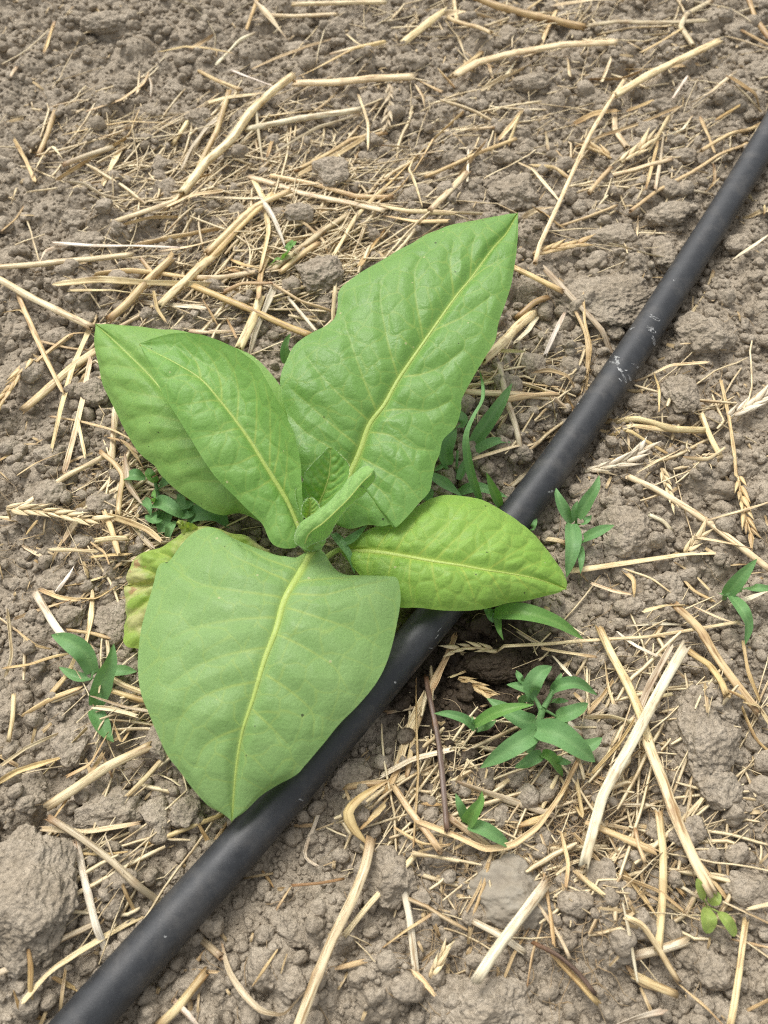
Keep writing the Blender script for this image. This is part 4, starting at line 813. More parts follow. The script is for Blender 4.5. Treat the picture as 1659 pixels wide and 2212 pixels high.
# far left
S(1, 38, 'rp', (1770, 343), (1600, 358), (1450, 385), (1290, 398), label='thick pale stalk with an orange end lying far behind the plant', lift=.004)
S(1, 34, 'rp', (1262, 388), (1180, 455), (1100, 530), (1010, 650), (900, 740), (800, 870), label='long pale stalk bent down from the thick orange-ended stalk')
for a in [(25, 'rp', (510, 1005), (640, 940), (760, 880), (840, 790), (870, 720)), (22, 'rg', (1000, 465), (940, 600), (870, 700), (840, 760)), (20, 'fp', (920, 490), (1120, 482)),
    (28, 'rw', (1080, 590), (1300, 545), (1545, 508)), (16, 'fp', (1130, 540), (1350, 495), (1560, 480)), (12, 'ty', (1550, 520), (1380, 580), (1290, 640), (1200, 700)), (14, 'ty', (1110, 490), (1120, 600), (1135, 700)),
    (20, 'rg', (1280, 760), (1400, 690), (1520, 610), (1659, 580)), (20, 'fg', (1300, 780), (1450, 690), (1600, 590)), (26, 'rp', (1090, 790), (1200, 830), (1300, 870), (1450, 905), (1659, 955)),
    (22, 'rg', (1180, 790), (1350, 830), (1540, 885), (1690, 885)), (18, 'fy', (880, 880), (1000, 880), (1150, 890), (1250, 885)), (16, 'fg', (740, 930), (850, 890), (960, 870)), (30, 'rg', (900, 1110), (1000, 1030), (1110, 940), (1250, 890)),
    (34, 'rg', (830, 1180), (950, 1090), (1090, 970), (1180, 900)), (26, 'fp', (1100, 800), (1150, 900), (1165, 1030), (1130, 1188)), (22, 'lw', (1140, 920), (1190, 990), (1225, 1060), (1240, 1100)), (16, 'fw', (250, 1075), (420, 1085), (600, 1075), (760, 1075)),
    (14, 'fw', (180, 1150), (200, 1095), (270, 1075)), (18, 'fg', (590, 1060), (750, 1020), (950, 985)), (20, 'rp', (0, 1185), (200, 1180), (400, 1160), (575, 1135)), (18, 'fp', (700, 1080), (830, 1060), (960, 1030)), (24, 'ry', (290, 730), (380, 690), (480, 650)),
    (22, 'fp', (445, 785), (480, 710), (530, 620)), (22, 'rg', (160, 650), (200, 580), (240, 495)), (18, 'fg', (60, 600), (110, 690), (150, 780)), (26, 'lp', (150, 750), (190, 680), (230, 640), (268, 690)), (16, 'fg', (260, 775), (400, 690), (560, 600), (600, 500)),
    (11, 'tg', (290, 600), (430, 570), (560, 545), (740, 550)), (12, 'tg', (400, 530), (530, 470), (620, 370), (640, 310)), (14, 'tw', (640, 310), (655, 360), (650, 410)), (20, 'rp', (750, 605), (790, 570), (810, 550)), (16, 'fy', (790, 730), (830, 650), (900, 570), (950, 540)),
    (18, 'rg', (870, 335), (930, 390), (1050, 470)), (12, 'fw', (1010, 320), (1100, 350), (1200, 385)), (12, 'ty', (690, 0), (820, 40), (900, 110), (935, 170), (930, 230)), (14, 'fo', (1120, 0), (1095, 80), (1070, 140)), (28, 'lp', (1120, 70), (1180, 110), (1230, 150)),
    (20, 'rp', (1150, 80), (1300, 72), (1450, 68)), (24, 'rp', (1280, 55), (1460, 45), (1659, 30)), (12, 'tg', (1100, 300), (1200, 250), (1330, 200), (1440, 170)), (12, 'ty', (1370, 300), (1380, 220), (1400, 150)), (14, 'fg', (1300, 350), (1420, 310), (1540, 270), (1659, 250)),
    (12, 'tp', (1500, 160), (1560, 230), (1610, 290)), (12, 'fp', (1440, 240), (1540, 215), (1659, 200)), (14, 'fg', (830, 230), (920, 160)), (10, 'tg', (700, 250), (800, 230), (900, 240), (1000, 250)), (12, 'fo', (200, 250), (230, 170), (245, 130)), (12, 'fp', (325, 60), (305, 125)),
    (14, 'fg', (780, 900), (850, 810), (900, 790)), (26, 'rp', (1180, 1188), (1290, 1100), (1400, 1010), (1500, 950)), (18, 'fp', (1450, 1100), (1530, 980), (1659, 850)), (20, 'fo', (1560, 1188), (1620, 1060), (1659, 990)), (12, 'tg', (1230, 960), (1330, 1000), (1400, 1050), (1420, 1110)),
    (14, 'fp', (1550, 440), (1590, 560), (1590, 660)), (14, 'fw', (940, 270), (1040, 200), (1100, 180)), (12, 'fg', (0, 980), (60, 930), (90, 880)), (12, 'fp', (40, 850), (60, 800)), (12, 'fp', (65, 370), (80, 310)), (10, 'tg', (210, 260), (240, 140)), (12, 'fp', (590, 380), (600, 310)),
    (14, 'ly', (300, 830), (380, 830), (440, 860), (560, 870)), (12, 'fg', (560, 1010), (660, 960), (770, 940)), (14, 'fo', (1160, 690), (1180, 620), (1200, 600))]: S(1, a[0], a[1], *a[2:])
# far right
S(2, 34, 'rp', (310, 360), (400, 310), (560, 270), (760, 240), (985, 240), label='thick pale arched stalk lying beyond the tall leaf tip', lift=.004)
S(2, 18, 'rp', (1030, 370), (960, 480), (880, 620), (800, 800), (740, 940), (660, 1120), (640, 1200), label='very long thin pale straw leading down to the tall leaf tip', lift=.006)
for a in [(34, 'ro', (340, 0), (480, 50), (640, 85), (850, 130)), (30, 'fp', (100, 190), (180, 130), (250, 80)), (30, 'lp', (250, 80), (340, 68), (460, 95)), (18, 'fp', (300, 0), (315, 110)), (20, 'rg', (280, 110), (360, 170), (450, 225)), (22, 'lp', (270, 120), (320, 180), (345, 250)),
    (22, 'fp', (750, 45), (900, 15), (1160, 5)), (16, 'fg', (740, 60), (700, 140), (670, 220)), (24, 'ry', (860, 130), (1000, 110), (1180, 118), (1380, 112)), (12, 'fp', (930, 175), (1040, 150), (1200, 140)), (18, 'fp', (430, 400), (520, 340), (620, 290)), (14, 'fp', (455, 270), (470, 330)),
    (20, 'rg', (290, 345), (360, 290), (420, 235)), (14, 'fg', (240, 310), (300, 380)), (34, 'rp', (1000, 430), (1130, 360), (1250, 310), (1420, 235)), (24, 'fo', (830, 540), (900, 500), (1000, 480)), (24, 'rp', (1000, 450), (1000, 560), (1045, 645)), (12, 'fg', (830, 640), (950, 590), (1100, 540), (1270, 465)),
    (22, 'rp', (970, 745), (1090, 740), (1220, 730)), (20, 'rg', (885, 840), (930, 790), (970, 750)), (17, 'rg', (1060, 935), (1170, 850), (1330, 760), (1470, 660), (1610, 560)), (18, 'rg', (1370, 665), (1480, 590), (1600, 520), (1659, 480)), (16, 'fp', (1140, 660), (1190, 580), (1230, 505)),
    (14, 'fg', (1120, 850), (1150, 740), (1180, 620)), (14, 'fy', (1160, 850), (1190, 700), (1205, 600)), (12, 'fw', (1210, 600), (1290, 560), (1330, 500)), (16, 'fo', (900, 350), (1020, 345), (1110, 310)), (14, 'fg', (1050, 290), (1200, 295), (1350, 290)), (22, 'ry', (1410, 0), (1300, 80), (1270, 150), (1320, 240)),
    (14, 'fg', (1110, 240), (1190, 210), (1270, 170)), (20, 'fo', (1550, 0), (1600, 90), (1659, 150)), (14, 'fo', (1540, 140), (1659, 180)), (20, 'fo', (1470, 415), (1540, 435), (1620, 450)), (18, 'lp', (1330, 450), (1400, 430), (1490, 375)), (14, 'fo', (1440, 520), (1530, 465)), (14, 'rp', (250, 570), (360, 560), (475, 552)),
    (18, 'fg', (335, 490), (240, 580), (130, 690), (0, 820)), (18, 'fg', (0, 890), (60, 850), (130, 760), (210, 620)), (11, 'tp', (130, 690), (105, 760), (130, 830), (160, 950)), (16, 'rg', (180, 795), (330, 740), (450, 690), (560, 640)), (16, 'fo', (290, 830), (330, 780), (430, 680)), (30, 'rp', (200, 960), (280, 880), (350, 800)),
    (18, 'fp', (500, 610), (550, 550), (590, 490)), (14, 'fp', (540, 620), (565, 560), (592, 500)), (13, 'tp', (575, 725), (640, 750), (700, 820), (750, 880)), (14, 'fg', (640, 735), (730, 745), (790, 790)), (13, 'rg', (760, 990), (880, 970), (990, 935)), (20, 'fp', (0, 925), (100, 960), (290, 975)), (18, 'fg', (0, 960), (140, 1000), (260, 1000)),
    (24, 'lp', (590, 1000), (650, 960), (700, 940)), (22, 'lo', (650, 970), (740, 1000), (775, 1005)), (14, 'fp', (790, 290), (795, 355)), (12, 'fp', (940, 360), (970, 295)), (14, 'fg', (1370, 510), (1400, 600), (1420, 670)), (14, 'lo', (1430, 700), (1440, 760), (1400, 810)), (14, 'fy', (1270, 830), (1340, 830), (1430, 800)),
    (14, 'fp', (1600, 800), (1630, 880), (1625, 960)), (18, 'lw', (1510, 1130), (1600, 1080), (1659, 1040)), (16, 'fp', (1540, 890), (1610, 920), (1659, 935)), (12, 'tp', (1110, 910), (1095, 1010)), (12, 'fy', (700, 560), (710, 630)), (10, 'fw', (360, 690), (355, 830)), (14, 'lp', (140, 380), (170, 420), (175, 460)), (12, 'fw', (520, 330), (580, 260)),
    (18, 'fg', (620, 50), (700, 0)), (12, 'fy', (0, 640), (90, 630)), (14, 'fo', (160, 350), (240, 400)), (14, 'fg', (1160, 420), (1060, 470)), (12, 'fw', (1255, 410), (1300, 360))]: S(2, a[0], a[1], *a[2:])
# left middle
S(3, 36, 'rp', (110, 690), (220, 600), (320, 510), (410, 450), label='stout pale stalk running under the tip of the left leaves')
for a in [(30, 'rp', (0, 170), (120, 235), (260, 295), (400, 355)), (24, 'rp', (0, 110), (180, 105), (400, 85), (575, 60)), (24, 'fp', (290, 215), (450, 175), (650, 165), (920, 150)), (20, 'fp', (340, 235), (500, 200), (740, 195)), (36, 'rp', (700, 260), (780, 170), (860, 90), (960, 0)), (34, 'rg', (480, 310), (560, 240), (640, 150), (740, 60)),
    (20, 'fg', (430, 130), (560, 110), (700, 110), (830, 120)), (18, 'fp', (830, 120), (950, 130), (1100, 135)), (20, 'fw', (600, 210), (740, 240), (885, 280)), (30, 'ro', (860, 190), (980, 240), (1100, 285), (1250, 345), (1340, 375)), (38, 'rp', (1040, 430), (1090, 330), (1125, 240)), (24, 'fw', (1080, 450), (1110, 350), (1190, 200)), (24, 'fg', (1125, 240), (1130, 130), (1165, 0)),
    (14, 'fg', (1180, 190), (1300, 250), (1420, 280)), (14, 'fw', (1250, 230), (1300, 290), (1360, 355)), (16, 'fo', (980, 210), (1050, 180), (1170, 190)), (24, 'lo', (960, 60), (1040, 110), (1110, 160)), (20, 'lg', (1000, 40), (1060, 100), (1120, 130)), (20, 'lp', (940, 100), (1010, 90), (1080, 130)), (22, 'fg', (100, 240), (160, 380), (210, 490), (280, 630)), (26, 'fp', (235, 890), (270, 720), (320, 520), (410, 300)),
    (22, 'fp', (290, 950), (330, 800), (370, 650), (400, 500)), (16, 'fp', (340, 740), (375, 900)), (12, 'fg', (170, 410), (300, 430), (370, 430)), (11, 'tg', (150, 540), (240, 440), (310, 370), (400, 360)), (24, 'rp', (80, 1160), (200, 1070), (320, 980), (450, 900)), (22, 'rg', (450, 900), (510, 950), (548, 1000), (530, 1080), (520, 1160)), (26, 'fp', (485, 905), (500, 780), (510, 700)),
    (13, 'fg', (220, 715), (340, 745), (500, 800), (600, 860)), (11, 'tg', (110, 1010), (180, 960), (290, 910)), (22, 'ry', (630, 1000), (740, 1060), (855, 1130)), (30, 'ly', (560, 950), (570, 1050), (640, 1140)), (16, 'fp', (830, 355), (900, 365), (990, 365)), (14, 'fg', (680, 230), (690, 290), (720, 330)), (10, 'tg', (890, 260), (940, 330)), (14, 'fo', (1020, 380), (990, 320)), (24, 'rg', (1220, 130), (1300, 60), (1370, 0)),
    (18, 'fp', (1440, 300), (1450, 220)), (16, 'fo', (480, 830), (540, 850), (600, 900)), (20, 'lg', (540, 860), (590, 900), (620, 950)), (12, 'fg', (0, 920), (40, 900)), (12, 'fg', (400, 440), (350, 500), (300, 560)), (18, 'fg', (620, 60), (680, 130), (740, 20)), (10, 'tg', (40, 300), (100, 280), (140, 320))]: S(3, a[0], a[1], *a[2:])
# right middle
for a in [(28, 'rp', (340, 650), (550, 660), (700, 670), (850, 670)), (26, 'ry', (490, 560), (520, 680), (560, 790), (590, 910)), (24, 'fg', (500, 700), (600, 680), (720, 665)), (26, 'fp', (390, 945), (500, 900), (620, 850), (700, 790), (800, 735)), (24, 'ry', (500, 1040), (580, 970), (660, 890)), (14, 'fp', (590, 610), (680, 640), (740, 720)), (13, 'tg', (350, 590), (450, 590), (600, 600), (740, 605)),
    (42, 'rp', (420, 540), (500, 450), (570, 350), (640, 270)), (22, 'fw', (560, 440), (620, 360), (670, 260)), (26, 'ro', (580, 285), (650, 240), (690, 235)), (26, 'rg', (560, 150), (640, 185), (750, 225)), (24, 'fy', (690, 150), (800, 240), (900, 320), (990, 400)), (18, 'fw', (690, 490), (730, 400), (770, 310)), (14, 'fg', (820, 280), (870, 370), (885, 480), (850, 620)), (13, 'fg', (850, 230), (860, 330), (890, 420), (885, 580)),
    (16, 'tp', (430, 460), (500, 485), (580, 510)), (18, 'lg', (640, 580), (700, 560), (790, 570), (880, 610)), (20, 'rg', (770, 600), (830, 650)), (32, 'rp', (980, 700), (1130, 740), (1250, 770), (1390, 770)), (20, 'fp', (950, 740), (1080, 770), (1200, 770), (1330, 760)), (15, 'fg', (960, 770), (1100, 830), (1215, 875)), (24, 'rp', (1375, 710), (1410, 800), (1450, 880)), (15, 'fp', (1450, 885), (1380, 940), (1290, 935)),
    (14, 'fp', (1110, 520), (1230, 490), (1390, 485)), (18, 'lp', (1080, 565), (1130, 575), (1165, 550)), (12, 'tw', (770, 1060), (830, 980), (890, 940)), (18, 'fp', (1250, 290), (1330, 260), (1390, 190), (1440, 60)), (11, 'tp', (1090, 980), (1180, 920), (1280, 860)), (11, 'tg', (1180, 510), (1180, 640), (1175, 720)), (14, 'fw', (740, 720), (745, 690)), (20, 'lp', (880, 900), (920, 940), (1000, 960)), (14, 'fg', (440, 120), (520, 40))]: S(4, a[0], a[1], *a[2:])
S(4, 28, 'rp', (1060, 985), (1180, 1040), (1290, 1110), (1400, 1188), (1659, 1390), label='long tapering pale stalk crossing the soil beyond the broad pale clod')
# lower left
S(5, 34, 'rw', (170, 425), (210, 490), (260, 570), (305, 625), label='short thick whitish cut stalk behind the narrow weed')
for a in [(22, 'fp', (400, 400), (395, 520), (375, 640)), (22, 'fg', (240, 840), (300, 770), (360, 660)), (16, 'fp', (45, 495), (55, 600), (65, 680), (40, 760)), (20, 'rp', (75, 860), (70, 950), (50, 1040)), (22, 'rp', (480, 790), (560, 830), (650, 860)), (22, 'rg', (450, 830), (540, 860), (650, 890)), (22, 'fy', (440, 880), (560, 920), (660, 935)), (20, 'fp', (440, 920), (520, 930), (600, 955)),
    (22, 'fg', (130, 930), (240, 870), (350, 830)), (16, 'fp', (180, 1170), (270, 1090), (380, 1000)), (22, 'fg', (310, 1188), (400, 1150), (470, 1050)), (24, 'fp', (280, 170), (320, 120), (355, 85)), (12, 'tg', (400, 190), (460, 240), (480, 290)), (16, 'fp', (105, 205), (180, 245)), (16, 'fp', (240, 240), (420, 240)), (24, 'rp', (430, 190), (500, 185), (560, 190)), (22, 'fg', (420, 260), (550, 240)),
    (26, 'fg', (490, 90), (580, 120), (650, 150), (690, 185)), (22, 'fy', (560, 100), (620, 170), (650, 200)), (24, 'fg', (460, 70), (490, 140), (520, 240)), (26, 'fp', (290, 370), (360, 360), (430, 340)), (18, 'fw', (260, 390), (300, 340), (320, 310)), (12, 'tg', (100, 590), (160, 640), (220, 650)), (14, 'fg', (40, 740), (150, 730), (240, 700), (300, 690)), (18, 'fg', (190, 400), (260, 430), (330, 440)),
    (14, 'fg', (80, 520), (180, 480), (300, 440)), (16, 'fg', (300, 570), (400, 580), (470, 600)), (14, 'fp', (0, 1165), (120, 1080), (250, 1020)), (12, 'tg', (500, 970), (530, 1060), (560, 1000)), (12, 'fg', (130, 160), (180, 130)), (12, 'tg', (330, 430), (420, 430), (490, 380))]: S(5, a[0], a[1], *a[2:])
# lower right
S(6, 38, 'rp', (930, 580), (980, 690), (1040, 800), (1090, 920), (1130, 1050), (1170, 1188), label='long thick pale stalk with a whitish cut end crossing the split stalk', lift=.004)
S(6, 44, 'rw', (1255, 690), (1190, 800), (1110, 950), (1030, 1100), (980, 1188), (920, 1300), (850, 1570), label='long bleached split stalk with dark streaks right of the bushy weed', lift=.008)
S(6, 36, 'rg', (1250, 480), (1350, 570), (1430, 700), (1520, 820), (1600, 920), label='golden kinked stalk sloping past the tall rough clod', lift=.004)
for a in [(24, 'rp', (650, 125), (700, 145), (780, 180)), (26, 'fp', (810, 310), (960, 290), (1150, 260), (1300, 240), (1440, 240)), (30, 'fg', (310, 560), (280, 640), (240, 720), (205, 800)), (30, 'fp', (170, 840), (130, 920), (90, 1050), (60, 1160)), (30, 'fy', (1200, 690), (1130, 820), (1080, 960)), (18, 'fp', (1130, 490), (1200, 475), (1280, 480)), (17, 'fg', (1290, 300), (1350, 370), (1430, 410)), (15, 'fp', (1280, 260), (1350, 300), (1410, 360)),
    (18, 'fg', (1030, 300), (1080, 340), (1080, 400)), (11, 'tp', (1040, 300), (1160, 340), (1230, 390)), (17, 'fp', (910, 360), (1000, 390), (1060, 400)), (15, 'fw', (1020, 580), (1080, 640), (1150, 690)), (30, 'rg', (1320, 640), (1390, 720), (1410, 800), (1420, 890)), (16, 'fo', (1550, 620), (1570, 740), (1620, 860)), (13, 'fg', (1480, 650), (1540, 790)), (13, 'to', (1530, 870), (1560, 960), (1600, 1050), (1659, 1100)), (12, 'tp', (1350, 460), (1450, 510), (1540, 540)),
    (12, 'tw', (1060, 540), (1180, 530), (1300, 535)), (13, 'fp', (690, 640), (790, 660), (900, 680)), (15, 'fp', (960, 700), (970, 800), (1000, 900)), (17, 'fg', (900, 900), (950, 840), (990, 780)), (26, 'ly', (850, 1020), (880, 950), (950, 900)), (18, 'fy', (880, 940), (980, 940), (1060, 970)), (24, 'rw', (800, 960), (850, 1010)), (12, 'tp', (1390, 110), (1500, 80), (1659, 30)), (20, 'fp', (1350, 180), (1450, 195), (1560, 215)),
    (24, 'lw', (1520, 440), (1600, 420), (1659, 405)), (20, 'rw', (1150, 70), (1210, 90), (1240, 120)), (24, 'fy', (20, 890), (100, 880), (130, 875)), (26, 'fw', (0, 1180), (120, 1120), (270, 1090)), (16, 'fo', (400, 960), (440, 900), (462, 880)), (14, 'fp', (300, 720), (370, 690)), (18, 'fp', (40, 1170), (90, 1000), (150, 880)), (22, 'fg', (100, 1180), (130, 1000), (170, 900)), (12, 'tg', (560, 520), (620, 560), (690, 610)), (18, 'ry', (590, 540), (640, 580), (690, 610)),
    (12, 'tw', (740, 670), (800, 740), (830, 780)), (14, 'fp', (1100, 870), (1230, 850)), (16, 'fg', (1440, 880), (1510, 890)), (20, 'fp', (1500, 900), (1600, 900), (1659, 970)), (14, 'fp', (1170, 700), (1290, 790)), (18, 'fg', (900, 1180), (1010, 1060), (1060, 980))]: S(6, a[0], a[1], *a[2:])
S(6, 11, 'to', (140, 750), (140, 1000), (147, 1188), (125, 1500), label='thin upright orange straw beside the dark twig', lift=.004)
# bottom left
S(7, 30, 'ry', (240, 310), (370, 390), (500, 490), (600, 590), (690, 665), (770, 735), (835, 800), (950, 890), label='greyish stalk passing right under the black pipe')
S(7, 34, 'rw', (340, 410), (370, 540), (410, 720), (450, 900), label='straight bleached stalk leaning against the pipe')
S(7, 46, 'rp', (1600, 420), (1580, 520), (1530, 650), (1440, 830), (1370, 1000), (1300, 1190), (1260, 1290), label='long thick straw-coloured stalk with a kinked top, below the pipe', lift=.006)
S(7, 46, 'lg', (1655, 175), (1550, 235), (1500, 290), (1530, 360), (1600, 425), label='folded golden sheath curling from the kinked stalk', lift=.006)
for a in [(42, 'rp', (230, 235), (350, 165), (480, 80), (660, 0)), (24, 'fp', (570, 185), (640, 120), (735, 20)), (22, 'rg', (630, 400), (740, 355), (850, 310), (950, 270)), (24, 'fp', (200, 345), (380, 355), (580, 320)), (24, 'fp', (130, 1080), (230, 960), (350, 870), (480, 780), (600, 705)), (26, 'fy', (0, 980), (120, 920), (260, 830), (400, 760)), (20, 'fg', (160, 880), (165, 950), (140, 1140)), (16, 'fg', (540, 600), (570, 700), (565, 790)),
    (13, 'ty', (470, 390), (500, 470), (540, 530)), (17, 'fo', (850, 460), (900, 400), (960, 310)), (18, 'fo', (860, 330), (890, 390), (910, 400)), (16, 'fw', (1390, 180), (1360, 300), (1320, 400), (1310, 460), (1360, 490)), (36, 'rp', (690, 1184), (760, 1120), (880, 970)), (28, 'fw', (750, 1090), (820, 1150), (860, 1190)), (26, 'ly', (960, 850), (990, 960), (1050, 1050), (1130, 1130), (1230, 1150), (1320, 1050)),
    (14, 'fg', (690, 960), (800, 950), (930, 960)), (14, 'fg', (1130, 520), (1170, 580)), (12, 'tg', (1110, 1010), (1200, 880)), (20, 'fg', (820, 940), (860, 880)), (20, 'lo', (90, 1060), (100, 1130), (200, 1184)), (28, 'rg', (1490, 150), (1659, 138)), (14, 'fg', (360, 450), (460, 455), (550, 445)), (16, 'lp', (880, 770), (940, 800)), (14, 'fg', (1260, 310), (1350, 310)), (20, 'fg', (300, 190), (240, 300)), (24, 'lg', (0, 180), (90, 110), (300, 20)), (20, 'fo', (400, 110), (440, 30)),
    (24, 'fg', (1580, 330), (1659, 250)), (14, 'tp', (1400, 130), (1340, 340)), (22, 'fg', (1470, 940), (1560, 920)), (13, 'tg', (1200, 680), (1250, 600)), (18, 'fg', (240, 990), (330, 1050)), (14, 'tg', (440, 20), (480, 110))]: S(7, a[0], a[1], *a[2:])
S(7, 24, 'rp', (1495, 800), (1580, 690), (1660, 600), (1720, 540), (1790, 460), label='thin pale stalk with a node, crossing beside the thick kinked stalk')
# bottom right
S(8, 46, 'rw', (400, 980), (480, 860), (580, 730), (682, 595), label='thick bleached stalk laid across the half-buried stone', lift=.008)
S(8, 46, 'rp', (1120, 0), (1180, 160), (1240, 340), (1310, 500), (1370, 610), label='broad sheathed stalk with an orange lower end beside the yellowish seedling', lift=.006)
S(8, 24, 'fg', (160, 330), (300, 380), (430, 440), (550, 420), (660, 340), (760, 200), (830, 60), label='long sheath curling round the tiny sprout', lift=.004)
for a in [(30, 'rg', (50, 170), (110, 270), (170, 350), (230, 440)), (28, 'fy', (340, 155), (450, 190), (580, 230), (710, 270)), (30, 'fg', (600, 320), (700, 290), (780, 170)), (30, 'rp', (285, 300), (370, 360), (460, 430)), (32, 'fp', (1150, 40), (1220, 250), (1300, 450), (1360, 570)), (24, 'fg', (1300, 420), (1400, 540), (1480, 640)), (34, 'rp', (1170, 290), (1190, 450), (1190, 620), (1175, 850)), (30, 'fg', (900, 330), (1000, 380), (1140, 450)),
    (18, 'fg', (830, 380), (900, 460), (950, 530), (1080, 580), (1180, 620), (1260, 690)), (28, 'rw', (395, 745), (500, 800), (600, 870)), (15, 'rp', (475, 515), (600, 590), (680, 700), (760, 830), (790, 900)), (18, 'fo', (690, 560), (710, 720), (720, 830)), (32, 'rw', (80, 580), (110, 720), (140, 970)), (24, 'fg', (140, 970), (200, 1040)), (26, 'rg', (730, 890), (820, 990), (910, 1090)), (26, 'rp', (1010, 740), (1080, 760), (1160, 850), (1270, 990)), (40, 'rw', (1080, 890), (1200, 860), (1290, 830)),
    (36, 'rp', (1090, 980), (1170, 1020), (1245, 1050)), (28, 'rp', (1550, 750), (1520, 950), (1490, 1100), (1470, 1184)), (14, 'fg', (360, 690), (410, 600), (460, 460)), (14, 'fo', (390, 700), (430, 590), (450, 500)), (16, 'fg', (0, 850), (80, 790), (190, 720)), (15, 'fp', (130, 460), (220, 470), (310, 490)), (16, 'fg', (770, 600), (790, 500), (770, 370)), (18, 'fp', (690, 240), (740, 130)), (22, 'fp', (840, 560), (910, 630)), (11, 'tg', (1290, 1020), (1380, 1110), (1440, 1184)), (12, 'tg', (1500, 820), (1659, 860)),
    (15, 'fo', (1580, 1120), (1659, 1070)), (24, 'fw', (1030, 1180), (1150, 1140), (1190, 1130)), (17, 'fp', (1560, 690), (1659, 670)), (18, 'rg', (1070, 360), (1080, 430), (1100, 490)), (24, 'fp', (0, 150), (120, 100), (250, 80)), (26, 'fo', (0, 200), (40, 120), (80, 30)), (14, 'fw', (1200, 540), (1280, 590), (1350, 630)), (18, 'lg', (1000, 500), (1120, 650), (1200, 760)), (14, 'tw', (990, 690), (1040, 860), (1080, 1000)), (22, 'fg', (1060, 950), (1110, 1010), (1200, 1040)),
    (14, 'tg', (620, 1010), (640, 880), (680, 760)), (14, 'tg', (510, 1010), (560, 880), (620, 780)), (22, 'fg', (1240, 560), (1290, 620)), (14, 'fg', (820, 540), (860, 570)), (18, 'lp', (180, 900), (230, 860)), (14, 'fg', (60, 350), (160, 420), (270, 425)), (20, 'lo', (180, 240), (270, 235)), (18, 'fg', (840, 260), (860, 300), (830, 150)), (12, 'tw', (1260, 400), (1150, 240), (1010, 240))]: S(8, a[0], a[1], *a[2:])
n_traced = NSTRAW
# a few more lying where the photograph shows them too thick to follow one by one
ANG = [(560, 420, 180, 90, 18), (1250, 250, 330, 170, 16), (620, 560, 120, 60, 8), (1300, 1800, 200, 150, 9), (950, 1560, 60, 130, 6), (1000, 850, 90, 90, 6), (230, 1150, 70, 70, 5), (1180, 80, 400, 60, 8)]
for x0, y0, dx, dy, n in ANG:
    for q in range(n):
        if NSTRAW >= 370: break
        x, y = random.gauss(x0, dx*.6), random.gauss(y0, dy*.6); a = random.gauss(.7, .55); l = random.uniform(30, 110)
        ex, ey = math.cos(a)*l, -math.sin(a)*l*.75; bn = random.uniform(-.12, .12)
        kd = random.choice('fffttl'); w = {'f': random.uniform(6, 11), 't': 5.5, 'l': random.uniform(9, 13)}[kd] * (.7 + .5*y/2212)
        add_straw([(x-ex/2, y-ey/2), (x - ey*bn, y + ex*bn), (x+ex/2, y+ey/2)], w, kd, random.choice('pgggowy'))
print('straws', NSTRAW, 'traced', n_traced)
# dark twig
def twig(pts, w, label, tone='d'):
    o = add_straw(pts, w, 'r', tone, label=label, name='twig', cat='twig', lift=.006); o['group'] = 'dead twigs among the straw'
twig([cd(6, (185, 745)), cd(6, (195, 850)), cd(6, (215, 950)), cd(6, (235, 1060)), cd(6, (248, 1200)), cd(8, (258, 240)), cd(8, (266, 355))], 11.5, 'dark brown weathered twig standing out among pale straw by the damp hollow')
twig([cd(8, (640, 840)), cd(8, (740, 890)), cd(8, (830, 970)), cd(8, (890, 1050))], 9.5, 'short dark rotten twig below the half-buried stone')
twig([cd(7, (1270, 590)), cd(7, (1380, 580)), cd(7, (1480, 560))], 6, 'thin reddish brown twig near the kinked stalk', 'b')

